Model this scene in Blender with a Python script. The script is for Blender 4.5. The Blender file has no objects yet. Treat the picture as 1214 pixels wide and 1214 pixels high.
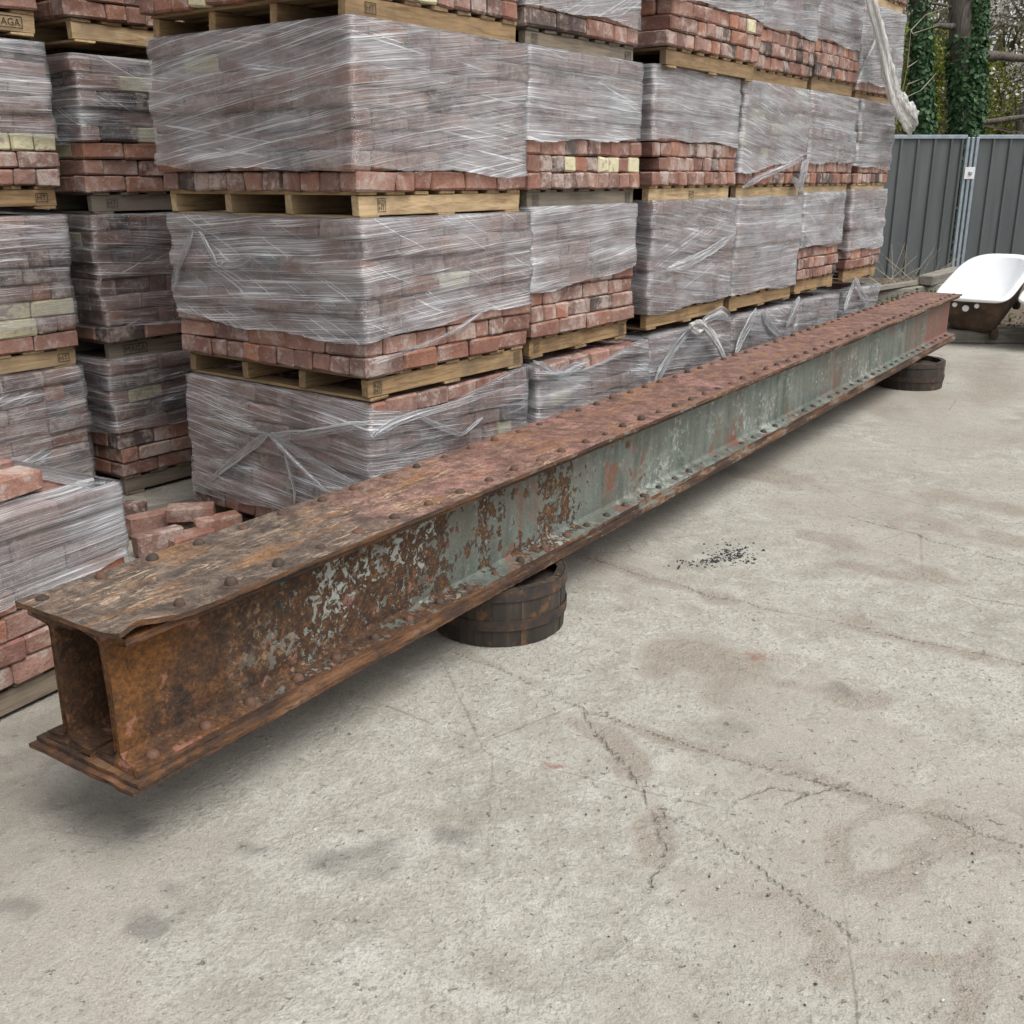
import bpy, math, random
import numpy as np
from mathutils import Vector, Matrix, noise as mnoise
R = math.radians
scene = bpy.context.scene
C = scene.collection

# ------------------------------------------------------------------ camera
H = 1.55
F_PX, CX, CY, HOR = 1240.0, 607.0, 607.0, 211.0
PITCH = math.atan((CY-HOR)/F_PX)
cam = bpy.data.cameras.new('camera'); cam.lens = 36.0*F_PX/1214.0; cam.sensor_width = 36.0
cam.clip_start = 0.05; cam.clip_end = 400
camo = bpy.data.objects.new('camera', cam); C.objects.link(camo)
camo.location = (0, 0, H); camo.rotation_euler = (R(90)-PITCH, 0, 0)
scene.camera = camo

# ------------------------------------------------------------------ world, sun, exposure
SUN_EL, SUN_AZ = R(60), R(130)          # azimuth clockwise from +Y
world = bpy.data.worlds.new('World'); scene.world = world; world.use_nodes = True
wn = world.node_tree; wn.nodes.clear()
sky = wn.nodes.new('ShaderNodeTexSky'); sky.sky_type = 'NISHITA'; sky.sun_disc = False
sky.sun_elevation = SUN_EL; sky.sun_rotation = SUN_AZ
sky.air_density = 1.0; sky.dust_density = 4.0; sky.ozone_density = 0.6
hs = wn.nodes.new('ShaderNodeHueSaturation'); hs.inputs['Saturation'].default_value = 0.16
bg = wn.nodes.new('ShaderNodeBackground'); bg.inputs['Strength'].default_value = 0.125
wo = wn.nodes.new('ShaderNodeOutputWorld')
wn.links.new(sky.outputs[0], hs.inputs['Color']); wn.links.new(hs.outputs[0], bg.inputs['Color'])
wn.links.new(bg.outputs[0], wo.inputs['Surface'])
sun = bpy.data.lights.new('sun', 'SUN'); sun.energy = 1.5; sun.angle = R(42); sun.color = (1.0, 0.975, 0.94)
so = bpy.data.objects.new('sun', sun); C.objects.link(so)
so.rotation_euler = (R(90)-SUN_EL, 0, -SUN_AZ+math.pi)
sd = Vector((math.sin(SUN_AZ)*math.cos(SUN_EL), math.cos(SUN_AZ)*math.cos(SUN_EL), math.sin(SUN_EL)))
so.rotation_euler = sd.to_track_quat('Z', 'Y').to_euler(); so.location = (6, -6, 12)
scene.view_settings.view_transform = 'Standard'; scene.view_settings.look = 'None'
scene.view_settings.gamma = 1.0; scene.view_settings.exposure = 0.58
scene.view_settings.use_curve_mapping = False
scene.cycles.max_bounces = 6; scene.cycles.diffuse_bounces = 3; scene.cycles.glossy_bounces = 2
scene.cycles.transparent_max_bounces = 10; scene.cycles.caustics_reflective = False; scene.cycles.caustics_refractive = False

# ------------------------------------------------------------------ helpers
def ray(x, y):
    dx = (x-CX)/F_PX; dy = -(y-CY)/F_PX; c, s = math.cos(PITCH), math.sin(PITCH)
    return Vector((dx, c+dy*s, -s+dy*c))
def at_z(x, y, z=0.0):
    r = ray(x, y); t = (z-H)/r.z
    return Vector((r.x*t, r.y*t, z))
def at_y(x, y, Y):
    r = ray(x, y); t = Y/r.y
    return Vector((r.x*t, Y, H+r.z*t))

def mesh_obj(name, verts, faces, mat=None, parent=None, smooth=False):
    me = bpy.data.meshes.new(name); me.from_pydata([tuple(v) for v in verts], [], faces); me.update()
    if mat: me.materials.append(mat)
    if smooth: me.polygons.foreach_set('use_smooth', [True]*len(me.polygons))
    o = bpy.data.objects.new(name, me); C.objects.link(o)
    if parent: o.parent = parent
    return o
def inst(name, me, parent=None, loc=(0,0,0), rot=(0,0,0), sc=(1,1,1)):
    o = bpy.data.objects.new(name, me); C.objects.link(o)
    o.location = loc; o.rotation_euler = rot; o.scale = sc
    if parent: o.parent = parent
    return o
def tag(o, label=None, cat=None, group=None, kind=None):
    if label: o['label'] = label
    if cat: o['category'] = cat
    if group: o['group'] = group
    if kind: o['kind'] = kind
    return o
def empty(name, loc, rz=0):
    o = bpy.data.objects.new(name, None); C.objects.link(o); o.location = loc; o.rotation_euler = (0, 0, rz)
    o.empty_display_size = 0.1
    return o
def bevel_box(sx, sy, sz, b, jit=0.0, rng=None, centre=True):
    """chamfered box: 24 vertices, 44 triangles"""
    hx, hy, hz = sx/2, sy/2, sz/2
    V = []; idx = {}
    for ix in (-1, 1):
        for iy in (-1, 1):
            for iz in (-1, 1):
                jb = [b*(0.6+0.8*rng.random()) if rng else b for _ in range(3)]
                base = [ix*hx, iy*hy, iz*hz]
                if rng and jit: base = [c+rng.uniform(-jit, jit) for c in base]
                for a in range(3):
                    p = list(base); sg = (ix, iy, iz)
                    for k in range(3):
                        if k != a: p[k] -= sg[k]*jb[k]
                    idx[(ix, iy, iz, a)] = len(V); V.append(p)
    Fc = []
    for a in range(3):
        o1, o2 = [k for k in range(3) if k != a]
        for s in (-1, 1):
            q = []
            for (u, w) in ((-1, -1), (1, -1), (1, 1), (-1, 1)):
                key = [0, 0, 0]; key[a] = s; key[o1] = u; key[o2] = w
                q.append(idx[(*key, a)])
            if (s > 0) != (a != 1): q.reverse()
            Fc.append(q)
    for a in range(3):                       # edges running along axis a
        o1, o2 = [k for k in range(3) if k != a]
        for u in (-1, 1):
            for w in (-1, 1):
                k0 = [0]*3; k1 = [0]*3
                k0[a] = -1; k1[a] = 1; k0[o1] = k1[o1] = u; k0[o2] = k1[o2] = w
                Fc.append([idx[(*k0, o1)], idx[(*k1, o1)], idx[(*k1, o2)], idx[(*k0, o2)]])
    for ix in (-1, 1):
        for iy in (-1, 1):
            for iz in (-1, 1):
                Fc.append([idx[(ix, iy, iz, 0)], idx[(ix, iy, iz, 1)], idx[(ix, iy, iz, 2)]])
    return V, Fc
def fix_normals(me):
    import bmesh
    bm = bmesh.new(); bm.from_mesh(me); bmesh.ops.recalc_face_normals(bm, faces=bm.faces); bm.to_mesh(me); bm.free()
def box_mesh(name, sx, sy, sz, b, mat, rng=None, jit=0.0):
    V, Fc = bevel_box(sx, sy, sz, b, jit, rng)
    me = bpy.data.meshes.new(name); me.from_pydata(V, [], Fc); me.update(); fix_normals(me)
    me.materials.append(mat); return me

# ------------------------------------------------------------------ material helper
class NT:
    def __init__(s, name):
        s.m = bpy.data.materials.new(name); s.m.use_nodes = True; s.t = s.m.node_tree; s.t.nodes.clear()
        s.out = s.n('ShaderNodeOutputMaterial')
    def n(s, typ, **kw):
        nd = s.t.nodes.new(typ)
        for k, v in kw.items(): setattr(nd, k, v)
        return nd
    def l(s, a, b): s.t.links.new(a, b)
    def setin(s, sock, v):
        if isinstance(v, bpy.types.NodeSocket): s.l(v, sock)
        elif v is not None:
            if isinstance(v, (tuple, list)) and sock.type == 'RGBA' and len(v) == 3: v = (*v, 1)
            sock.default_value = v
    def math(s, op, a, b=None, c=None, clamp=False):
        nd = s.n('ShaderNodeMath', operation=op, use_clamp=clamp)
        for i, v in enumerate((a, b, c)):
            if v is not None: s.setin(nd.inputs[i], v)
        return nd.outputs[0]
    def noise(s, vec, scale, detail=4, rough=0.55, dist=0.0):
        nd = s.n('ShaderNodeTexNoise'); s.setin(nd.inputs['Vector'], vec)
        nd.inputs['Scale'].default_value = scale; nd.inputs['Detail'].default_value = detail
        nd.inputs['Roughness'].default_value = rough; nd.inputs['Distortion'].default_value = dist
        return nd.outputs['Fac']
    def voro(s, vec, scale, feature='F1', out='Distance'):
        nd = s.n('ShaderNodeTexVoronoi', feature=feature); s.setin(nd.inputs['Vector'], vec)
        nd.inputs['Scale'].default_value = scale
        return nd.outputs[out]
    def ramp(s, fac, stops, interp='LINEAR'):
        nd = s.n('ShaderNodeValToRGB'); nd.color_ramp.interpolation = interp
        e = nd.color_ramp.elements
        while len(e) < len(stops): e.new(0.5)
        for el, (p, c) in zip(e, stops): el.position = p; el.color = (*c, 1) if len(c) == 3 else c
        s.setin(nd.inputs[0], fac); return nd.outputs[0]
    def mapr(s, v, a, b, c=0.0, d=1.0, smooth=False):
        nd = s.n('ShaderNodeMapRange'); nd.clamp = True
        if smooth: nd.interpolation_type = 'SMOOTHSTEP'
        s.setin(nd.inputs[0], v)
        for i, x in enumerate((a, b, c, d)): s.setin(nd.inputs[i+1], x)
        return nd.outputs[0]
    def mix(s, fac, a, b, blend='MIX'):
        nd = s.n('ShaderNodeMix', data_type='RGBA', blend_type=blend)
        s.setin(nd.inputs[0], fac); s.setin(nd.inputs[6], a); s.setin(nd.inputs[7], b)
        return nd.outputs[2]
    def coord(s, out='Object'): return s.n('ShaderNodeTexCoord').outputs[out]
    def vscale(s, vec, sc, off=None):
        nd = s.n('ShaderNodeVectorMath', operation='MULTIPLY'); s.setin(nd.inputs[0], vec); nd.inputs[1].default_value = sc
        if off is None: return nd.outputs[0]
        n2 = s.n('ShaderNodeVectorMath', operation='ADD'); s.l(nd.outputs[0], n2.inputs[0]); s.setin(n2.inputs[1], off)
        return n2.outputs[0]
    def objrand(s):
        return s.n('ShaderNodeObjectInfo').outputs['Random']
    def sep(s, vec):
        nd = s.n('ShaderNodeSeparateXYZ'); s.setin(nd.inputs[0], vec); return nd.outputs
    def comb(s, x, y, z):
        nd = s.n('ShaderNodeCombineXYZ')
        for i, v in enumerate((x, y, z)): s.setin(nd.inputs[i], v)
        return nd.outputs[0]
    def bump(s, height, strength=0.3, dist=0.01, normal=None):
        nd = s.n('ShaderNodeBump'); nd.inputs['Strength'].default_value = strength; nd.inputs['Distance'].default_value = dist
        s.setin(nd.inputs['Height'], height)
        if normal is not None: s.l(normal, nd.inputs['Normal'])
        return nd.outputs[0]
    def bsdf(s, color, rough=0.7, normal=None, metallic=0.0, spec=0.5):
        nd = s.n('ShaderNodeBsdfPrincipled')
        s.setin(nd.inputs['Base Color'], color); s.setin(nd.inputs['Roughness'], rough)
        s.setin(nd.inputs['Metallic'], metallic); s.setin(nd.inputs['Specular IOR Level'], spec)
        if normal is not None: s.l(normal, nd.inputs['Normal'])
        return nd.outputs[0]
    def done(s, sh): s.l(sh, s.out.inputs['Surface']); return s.m

# ------------------------------------------------------------------ materials
def rand_vec(m):
    """object coordinates shifted by the object's own random number, so that shared meshes differ"""
    r = m.objrand()
    off = m.comb(m.math('MULTIPLY', r, 37.0), m.math('MULTIPLY', r, 91.0), m.math('MULTIPLY', r, 53.0))
    n2 = m.n('ShaderNodeVectorMath', operation='ADD'); m.l(m.coord(), n2.inputs[0]); m.l(off, n2.inputs[1])
    return n2.outputs[0], r

def mat_brick(name, cream=False, dark=False):
    m = NT(name); v, r = rand_vec(m)
    if dark:
        base = m.ramp(r, [(0, (.04, .037, .038)), (1, (.1, .085, .078))])
    else:
        base = m.ramp(r, [(0.0, (.15, .075, .058)), (.12, (.29, .145, .108)), (.24, (.2, .105, .085)), (.36, (.36, .2, .155)), (.47, (.245, .142, .115)),
                          (.58, (.37, .165, .1)), (.68, (.17, .1, .085)), (.78, (.3, .185, .152)), (.88, (.105, .064, .056)), (1.0, (.33, .2, .16))])
    n1 = m.noise(v, 8, 4, .65, .4); n2 = m.noise(v, 38, 3, .65); n3 = m.noise(v, 150, 2, .6); nb = m.noise(v, 3.5, 1, .5)
    col = m.mix(m.mapr(n2, .35, .68, 0, .6), base, m.mix(.55, base, (.08, .045, .04)))
    col = m.mix(m.mapr(n1, .42, .6, 0, .6), col, m.mix(.5, col, (.46, .31, .25)))
    ma = m.math('MULTIPLY', m.math('ADD', r, m.math('MULTIPLY', nb, .8)), .075)
    mort = m.mapr(m.math('ADD', ma, m.math('ADD', m.math('MULTIPLY', n1, .6), m.math('MULTIPLY', n2, .4))), .575, .665, 0, .62)
    col = m.mix(mort, col, m.mix(n3, (.36, .3, .27), (.56, .5, .46)))
    col = m.mix(m.mapr(n3, .6, .7, 0, .6), col, (.09, .055, .045))
    if cream:
        pm = m.mapr(m.math('ADD', m.math('MULTIPLY', n1, .6), m.math('MULTIPLY', n2, .4)), .57, .6, 1, 0)
        col = m.mix(pm, col, m.mix(m.mapr(n2, .3, .7), (.62, .57, .38), (.5, .46, .31)))
    h = m.math('ADD', m.math('MULTIPLY', n2, .6), m.math('ADD', m.math('MULTIPLY', n3, .3), m.math('MULTIPLY', n1, .8)))
    return m.done(m.bsdf(col, .9, m.bump(h, .8, .009), spec=.2))
M_BRICK = mat_brick('brick_red'); M_CREAM = mat_brick('brick_cream_paint', cream=True); M_DARK = mat_brick('brick_burnt', dark=True)

def mat_wood(name, c1, c2, c3, along=0):
    m = NT(name); v, r = rand_vec(m)
    sc = (1.2, 14, 14) if along == 0 else (14, 1.2, 14)
    vs = m.vscale(v, sc)
    g = m.noise(vs, 3.2, 6, .68, .9); g2 = m.noise(m.vscale(v, tuple(x*3 for x in sc)), 4, 3, .5); d = m.noise(v, 5, 4, .6)
    col = m.ramp(g, [(.34, c2), (.5, c1), (.64, m_lighter(c1))])
    col = m.mix(m.math('MULTIPLY', r, .75), col, m.mix(.7, col, c3))
    col = m.mix(m.mapr(d, .5, .68, 0, .75), col, c3)
    col = m.mix(m.mapr(g2, .64, .74, 0, .5), col, c2)
    return m.done(m.bsdf(col, .8, m.bump(m.math('ADD', g, g2), .3, .003), spec=.25))
def m_lighter(c): return tuple(min(1, x*1.3) for x in c)
M_WOOD = mat_wood('pallet_pine', (.47, .345, .2), (.27, .165, .08), (.25, .18, .115))
M_WOODY = mat_wood('pallet_pine_cross', (.46, .33, .175), (.27, .17, .075), (.25, .18, .105), 1)
M_WOODBR = mat_wood('pallet_brown', (.34, .225, .115), (.17, .1, .045), (.16, .115, .075))
M_WOODBRY = mat_wood('pallet_brown_cross', (.31, .21, .11), (.16, .1, .045), (.15, .11, .075), 1)
M_WOODOLD = mat_wood('pallet_weathered', (.21, .17, .125), (.12, .095, .07), (.15, .135, .115))
M_WOODOLDY = mat_wood('pallet_weathered_cross', (.2, .165, .12), (.11, .09, .066), (.14, .125, .105), 1)
M_SLEEPER = mat_wood('sleeper_grey', (.23, .21, .18), (.13, .115, .1), (.17, .16, .13))
M_INK = NT('stamp_ink'); M_INK = M_INK.done(M_INK.bsdf((.035, .03, .025), .8))

def mat_film(name, lo=.06, hi=.93):
    m = NT(name)
    uv = m.n('ShaderNodeUVMap'); uv.uv_map = 'uv'
    oi = m.n('ShaderNodeObjectInfo'); rnd = oi.outputs['Random']
    sx = m.sep(uv.outputs[0]); u, v = sx[0], sx[1]
    ck = m.n('ShaderNodeSeparateColor'); m.l(oi.outputs['Color'], ck.inputs[0]); base, slope = ck.outputs[0], ck.outputs[1]
    z = m.math('MULTIPLY', rnd, 40.0)
    low = m.noise(m.comb(m.math('MULTIPLY', u, 1.3), m.math('MULTIPLY', v, 2.4), z), 1.0, 2, .5)
    v2 = m.math('ADD', v, m.math('MULTIPLY', m.math('SUBTRACT', low, .5), .05))
    v2 = m.math('ADD', v2, m.math('MULTIPLY', u, m.math('SUBTRACT', slope, .5)))
    s1 = m.noise(m.comb(m.math('MULTIPLY', u, 1.1), m.math('MULTIPLY', v2, 42), z), 1.0, 3, .62)
    s2 = m.noise(m.comb(m.math('MULTIPLY', u, 2.2), m.math('MULTIPLY', v2, 230), z), 1.0, 2, .65)
    s3 = m.noise(m.comb(m.math('MULTIPLY', u, 1.6), m.math('MULTIPLY', m.math('ADD', v, m.math('MULTIPLY', u, m.math('SUBTRACT', m.math('MULTIPLY', rnd, 1.0), .45))), 120), m.math('ADD', z, 3.0)), 1.0, 2, .6)
    patch = m.noise(m.comb(m.math('MULTIPLY', u, 2.4), m.math('MULTIPLY', v, 6.5), m.math('ADD', z, 9.0)), 1.0, 3, .62)
    pk = m.mapr(patch, .40, .66)
    fine = m.mapr(s2, .5, .68)
    bright = m.math('MULTIPLY', m.mapr(s2, .54, .62), m.mapr(s1, .42, .56, .15, 1))
    bright = m.math('MULTIPLY', bright, m.mapr(patch, .38, .6, .3, 1))
    br2 = m.math('MULTIPLY', m.mapr(s3, .61, .67), m.mapr(patch, .45, .6))
    bright = m.math('MAXIMUM', bright, m.math('MULTIPLY', br2, .9))
    fac = m.math('ADD', m.math('MULTIPLY', base, .70), m.math('MULTIPLY', m.math('SUBTRACT', m.mapr(s1, .35, .65), .45), .13))
    fac = m.math('ADD', fac, m.math('MULTIPLY', fine, .14))
    fac = m.math('ADD', fac, m.math('MULTIPLY', m.math('SUBTRACT', pk, .35), .34))
    fac = m.math('ADD', fac, m.math('MULTIPLY', bright, .75))
    fac = m.math('MINIMUM', m.math('MAXIMUM', fac, lo), hi)
    nrm = m.bump(m.math('ADD', m.math('MULTIPLY', s1, .9), m.math('ADD', m.math('MULTIPLY', s2, .45), m.math('MULTIPLY', patch, .6))), .9, .016)
    pr = m.bsdf(m.mix(bright, (.76, .79, .83), (.97, .98, 1.0)), .3, nrm, spec=.5)
    tl = m.n('ShaderNodeBsdfTranslucent'); tl.inputs[0].default_value = (.93, .92, .92, 1)
    mt = m.n('ShaderNodeMixShader'); mt.inputs[0].default_value = .3; m.l(pr, mt.inputs[1]); m.l(tl.outputs[0], mt.inputs[2])
    tr = m.n('ShaderNodeBsdfTransparent'); tr.inputs[0].default_value = (1, 1, 1, 1)
    mx = m.n('ShaderNodeMixShader'); m.l(fac, mx.inputs[0]); m.l(tr.outputs[0], mx.inputs[1]); m.l(mt.outputs[0], mx.inputs[2])
    gl = m.n('ShaderNodeBsdfGlossy'); gl.inputs['Roughness'].default_value = .11; m.l(nrm, gl.inputs['Normal'])
    fr = m.n('ShaderNodeFresnel'); fr.inputs['IOR'].default_value = 1.5; m.l(nrm, fr.inputs['Normal'])
    m2 = m.n('ShaderNodeMixShader'); m.l(m.math('MINIMUM', m.math('MULTIPLY', fr.outputs[0], 1.6), .6), m2.inputs[0]); m.l(mx.outputs[0], m2.inputs[1]); m.l(gl.outputs[0], m2.inputs[2])
    return m.done(m2.outputs[0])
M_FILM = mat_film('stretch_film')
def mat_fold():
    m = NT('bunched_film')
    uv = m.n('ShaderNodeUVMap'); uv.uv_map = 'uv'; sx = m.sep(uv.outputs[0])
    n = m.noise(m.comb(m.math('MULTIPLY', sx[0], 5), m.math('MULTIPLY', sx[1], 130), m.math('MULTIPLY', m.objrand(), 30)), 1, 4, .65)
    n2 = m.noise(m.comb(m.math('MULTIPLY', sx[0], 25), m.math('MULTIPLY', sx[1], 25), m.objrand()), 1, 3, .65)
    pr = m.bsdf(m.ramp(n, [(.3, (.45, .43, .4)), (.65, (.82, .81, .79))]), .28, m.bump(m.math('ADD', n, m.math('MULTIPLY', n2, .5)), .9, .012), spec=.6)
    tr = m.n('ShaderNodeBsdfTransparent'); mx = m.n('ShaderNodeMixShader')
    m.l(m.mapr(m.math('ADD', m.math('MULTIPLY', n, .7), m.math('MULTIPLY', n2, .3)), .36, .62, .25, .9), mx.inputs[0]); m.l(tr.outputs[0], mx.inputs[1]); m.l(pr, mx.inputs[2])
    return m.done(mx.outputs[0])
M_FOLD = mat_fold()

def mat_beam(name, kind):
    """kind: web (flaking green paint over rust), top (red oxide and dirt), edge (orange rust)"""
    m = NT(name); v = m.coord(); xyz = m.sep(v); x = xyz[0]; z = xyz[2]
    n1 = m.noise(v, 4.5, 6, .62, .3); n2 = m.noise(v, 22, 5, .62); n3 = m.noise(v, 95, 3, .6); nl = m.noise(v, 1.6, 4, .55)
    nst = m.noise(m.vscale(v, (14, 14, 1.6)), 1.0, 4, .6)          # vertical run marks
    nh = m.noise(m.vscale(v, (3.2, 10, 26)), 1.0, 5, .66)             # marks along the length
    n6 = m.noise(v, 260, 2, .7)
    rust = m.ramp(m.math('ADD', m.math('MULTIPLY', n2, .45), m.math('ADD', m.math('MULTIPLY', n3, .3), m.math('MULTIPLY', n6, .25))), [(.34, (.008, .006, .005)), (.44, (.026, .015, .011)), (.52, (.055, .028, .015)), (.58, (.11, .05, .02)), (.66, (.21, .12, .06))])
    orange = m.ramp(m.math('ADD', m.math('MULTIPLY', n3, .5), m.math('MULTIPLY', n1, .5)), [(.36, (.06, .026, .01)), (.5, (.165, .064, .013)), (.64, (.29, .115, .02))])
    if kind == 'web':
        near = m.mapr(x, .02, .55, 1, 0)
        rust = m.mix(m.math('MULTIPLY', m.mapr(nl, .36, .5), m.math('MULTIPLY', m.mapr(x, .18, .42, 1.0, .1), m.mapr(xyz[1], .106, .116, 1, .12))), rust, orange)  # orange held back on inner faces: shade inside the girder put into the colour
        spk = m.mapr(m.math('ADD', m.math('MULTIPLY', m.noise(v, 42, 5, .7), .7), m.math('MULTIPLY', n1, .3)), .54, .60)
        rust = m.mix(m.math('MULTIPLY', m.math('MULTIPLY', spk, m.mapr(n3, .42, .55)), m.mapr(x, .25, .5, 0, .75)), rust, m.mix(n6, (.14, .075, .03), (.38, .28, .17)))
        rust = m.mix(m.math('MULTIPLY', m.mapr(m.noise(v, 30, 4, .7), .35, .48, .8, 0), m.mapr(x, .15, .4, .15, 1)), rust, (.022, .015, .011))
        pink = m.mapr(m.noise(v, 13, 4, .6), .62, .67)
        rust = m.mix(m.math('MULTIPLY', pink, .6), rust, (.3, .135, .11))
        # paint cover: patches of paint near the end, nearly whole further along
        cover = m.math('ADD', m.mapr(x, .2, .7, .30, .445), m.math('ADD', m.mapr(x, .8, 1.7, 0, .065), m.mapr(x, 1.7, 3.1, 0, .125)))
        pn = m.math('ADD', m.math('MULTIPLY', n1, .42), m.math('ADD', m.math('MULTIPLY', n2, .36), m.math('MULTIPLY', nst, .22)))
        pmask = m.mapr(m.math('SUBTRACT', cover, pn), -.006, .012)
        paint = m.ramp(m.math('ADD', m.math('MULTIPLY', nst, .6), m.math('MULTIPLY', n1, .4)), [(.32, (.05, .06, .049)), (.44, (.098, .115, .097)), (.54, (.14, .162, .14)), (.66, (.22, .245, .215))])
        paint = m.mix(m.mapr(n2, .54, .72, 0, .5), paint, m.mix(m.mapr(x, 2.2, 4, 0, 1), (.40, .435, .41), (.25, .275, .25)))
        paint = m.mix(m.mapr(n3, .6, .7, 0, .6), paint, (.1, .1, .08))
        paint = m.mix(m.math('MULTIPLY', m.mapr(nl, .46, .6), .5), paint, (.13, .105, .08))
        rs_ = m.mapr(m.math('ADD', m.math('MULTIPLY', m.noise(m.vscale(v, (5, 5, 2.2)), 1.0, 6, .68, .8), .8), m.math('MULTIPLY', n2, .2)), .555, .60)
        paint = m.mix(m.math('MULTIPLY', rs_, .85), paint, m.mix(n2, (.12, .05, .03), (.22, .09, .055)))
        red = m.mapr(m.math('ADD', x, m.math('MULTIPLY', n1, .3)), 7.75, 7.9); red = m.math('MULTIPLY', red, m.mapr(nst, .36, .46))
        fl = m.mapr(m.math('ADD', m.math('MULTIPLY', m.noise(m.vscale(v, (1, 1, 1), (3.1, 0, 1.7)), 34, 4, .68, .5), .62), m.math('MULTIPLY', n1, .38)), .545, .565)
        fl = m.math('MULTIPLY', fl, m.math('MULTIPLY', m.mapr(x, .3, .75, 0, 1), m.mapr(m.noise(v, 3.0, 3, .5), .42, .56)))
        pmask = m.math('MAXIMUM', pmask, fl)
        paint = m.mix(m.math('MULTIPLY', fl, .55), paint, (.4, .42, .39))
        col = m.mix(pmask, rust, paint)
        col = m.mix(red, col, m.mix(n2, (.13, .055, .04), (.23, .11, .085)))
        hgt = m.math('ADD', m.math('MULTIPLY', pmask, .35), m.math('ADD', m.math('MULTIPLY', n2, .5), m.math('MULTIPLY', n3, .3)))
        rough = m.mapr(pmask, 0, 1, .85, .55)
    elif kind == 'top':
        brown = m.ramp(m.math('ADD', m.math('MULTIPLY', n2, .6), m.math('MULTIPLY', n6, .4)), [(.36, (.035, .028, .024)), (.5, (.11, .083, .066)), (.62, (.22, .17, .13))])
        redox = m.ramp(m.math('ADD', m.math('MULTIPLY', n2, .6), m.math('MULTIPLY', n6, .4)), [(.36, (.075, .042, .034)), (.5, (.18, .09, .068)), (.62, (.3, .175, .135))])
        col = m.mix(m.mapr(m.math('ADD', x, m.math('MULTIPLY', nl, 1.4)), 1.3, 2.6), brown, redox)
        col = m.mix(m.mapr(nh, .52, .64, 0, .75), col, (.27, .135, .055))
        scr = m.math('MULTIPLY', m.mapr(m.noise(m.vscale(v, (9, 38, 38)), 1.0, 5, .72, 1.6), .54, .61), m.mapr(n1, .42, .58, .2, 1))
        col = m.mix(m.math('MULTIPLY', scr, m.mapr(x, 1.2, 3.4, .8, .25)), col, (.5, .36, .23))
        pk = m.math('MULTIPLY', m.mapr(m.noise(v, 3.3, 5, .65), .55, .6), m.mapr(x, .7, 1.5))
        col = m.mix(m.math('MULTIPLY', pk, m.mapr(n2, .4, .6, .15, .8)), col, m.mix(n3, (.27, .11, .09), (.42, .25, .21)))
        col = m.mix(m.mapr(n3, .36, .48, .6, 0), col, (.05, .032, .026))
        dk = m.mapr(m.noise(v, 7, 5, .6), .58, .66, 0, .6); col = m.mix(dk, col, (.05, .035, .03))
        pmask = scr; hgt = m.math('ADD', n2, m.math('MULTIPLY', n3, .4)); rough = m.mapr(n1, .35, .65, .42, .75)
    else:
        col = m.ramp(nh, [(.32, (.022, .014, .011)), (.46, (.06, .032, .019)), (.57, (.14, .062, .024)), (.68, (.17, .1, .06)), (.8, (.24, .17, .12))])
        col = m.mix(m.math('MULTIPLY', m.mapr(n2, .56, .66), .7), col, (.045, .03, .024))
        gp = m.math('MULTIPLY', m.mapr(m.math('ADD', m.math('MULTIPLY', nh, .5), m.math('MULTIPLY', n2, .5)), .53, .57), m.mapr(x, 1.0, 2.2, 0, .6))
        col = m.mix(gp, col, (.2, .22, .2))
        hgt = m.math('ADD', n2, nh); rough = .85
    return m.done(m.bsdf(col, rough, m.bump(hgt, 1.0, .011), spec=.45))
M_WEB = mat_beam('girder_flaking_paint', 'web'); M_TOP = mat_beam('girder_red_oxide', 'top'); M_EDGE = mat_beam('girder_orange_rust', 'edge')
def mat_rivet():
    m = NT('rivet_rust'); v, r = rand_vec(m); n = m.noise(v, 120, 3, .6)
    col = m.ramp(m.math('ADD', m.math('MULTIPLY', r, .5), m.math('MULTIPLY', n, .5)), [(.2, (.032, .023, .018)), (.5, (.07, .04, .027)), (.8, (.125, .06, .035))])
    return m.done(m.bsdf(col, .75, m.bump(n, .6, .004)))
M_RIVET = mat_rivet()
def mat_rivet_low():
    m = NT('rivet_worn'); v, r = rand_vec(m); n = m.noise(v, 90, 3, .6)
    col = m.ramp(m.math('ADD', m.math('MULTIPLY', r, .6), m.math('MULTIPLY', n, .4)), [(.2, (.03, .026, .023)), (.6, (.07, .06, .053)), (.9, (.2, .21, .2))])
    return m.done(m.bsdf(col, .7, m.bump(n, .6, .004)))
M_RIVET2 = mat_rivet_low()

def mat_stave():
    m = NT('oak_stave_tarred'); v, r = rand_vec(m)
    g = m.noise(m.vscale(v, (30, 30, 4)), 1, 4, .6); n = m.noise(v, 14, 4, .6)
    col = m.ramp(g, [(.3, (.012, .01, .009)), (.55, (.033, .025, .019)), (.75, (.075, .052, .033))])
    col = m.mix(m.math('MULTIPLY', r, .3), col, (.06, .05, .04))
    col = m.mix(m.mapr(n, .58, .66, 0, .7), col, (.15, .07, .022))
    return m.done(m.bsdf(col, .7, m.bump(g, .5, .004)))
M_STAVE = mat_stave()
def mat_hoop():
    m = NT('hoop_iron'); v = m.coord(); n = m.noise(v, 16, 5, .65)
    col = m.ramp(n, [(.35, (.022, .017, .015)), (.55, (.05, .032, .024)), (.66, (.14, .06, .02)), (.78, (.08, .046, .03))])
    return m.done(m.bsdf(col, .75, m.bump(n, .5, .004)))
M_HOOP = mat_hoop()

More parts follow.
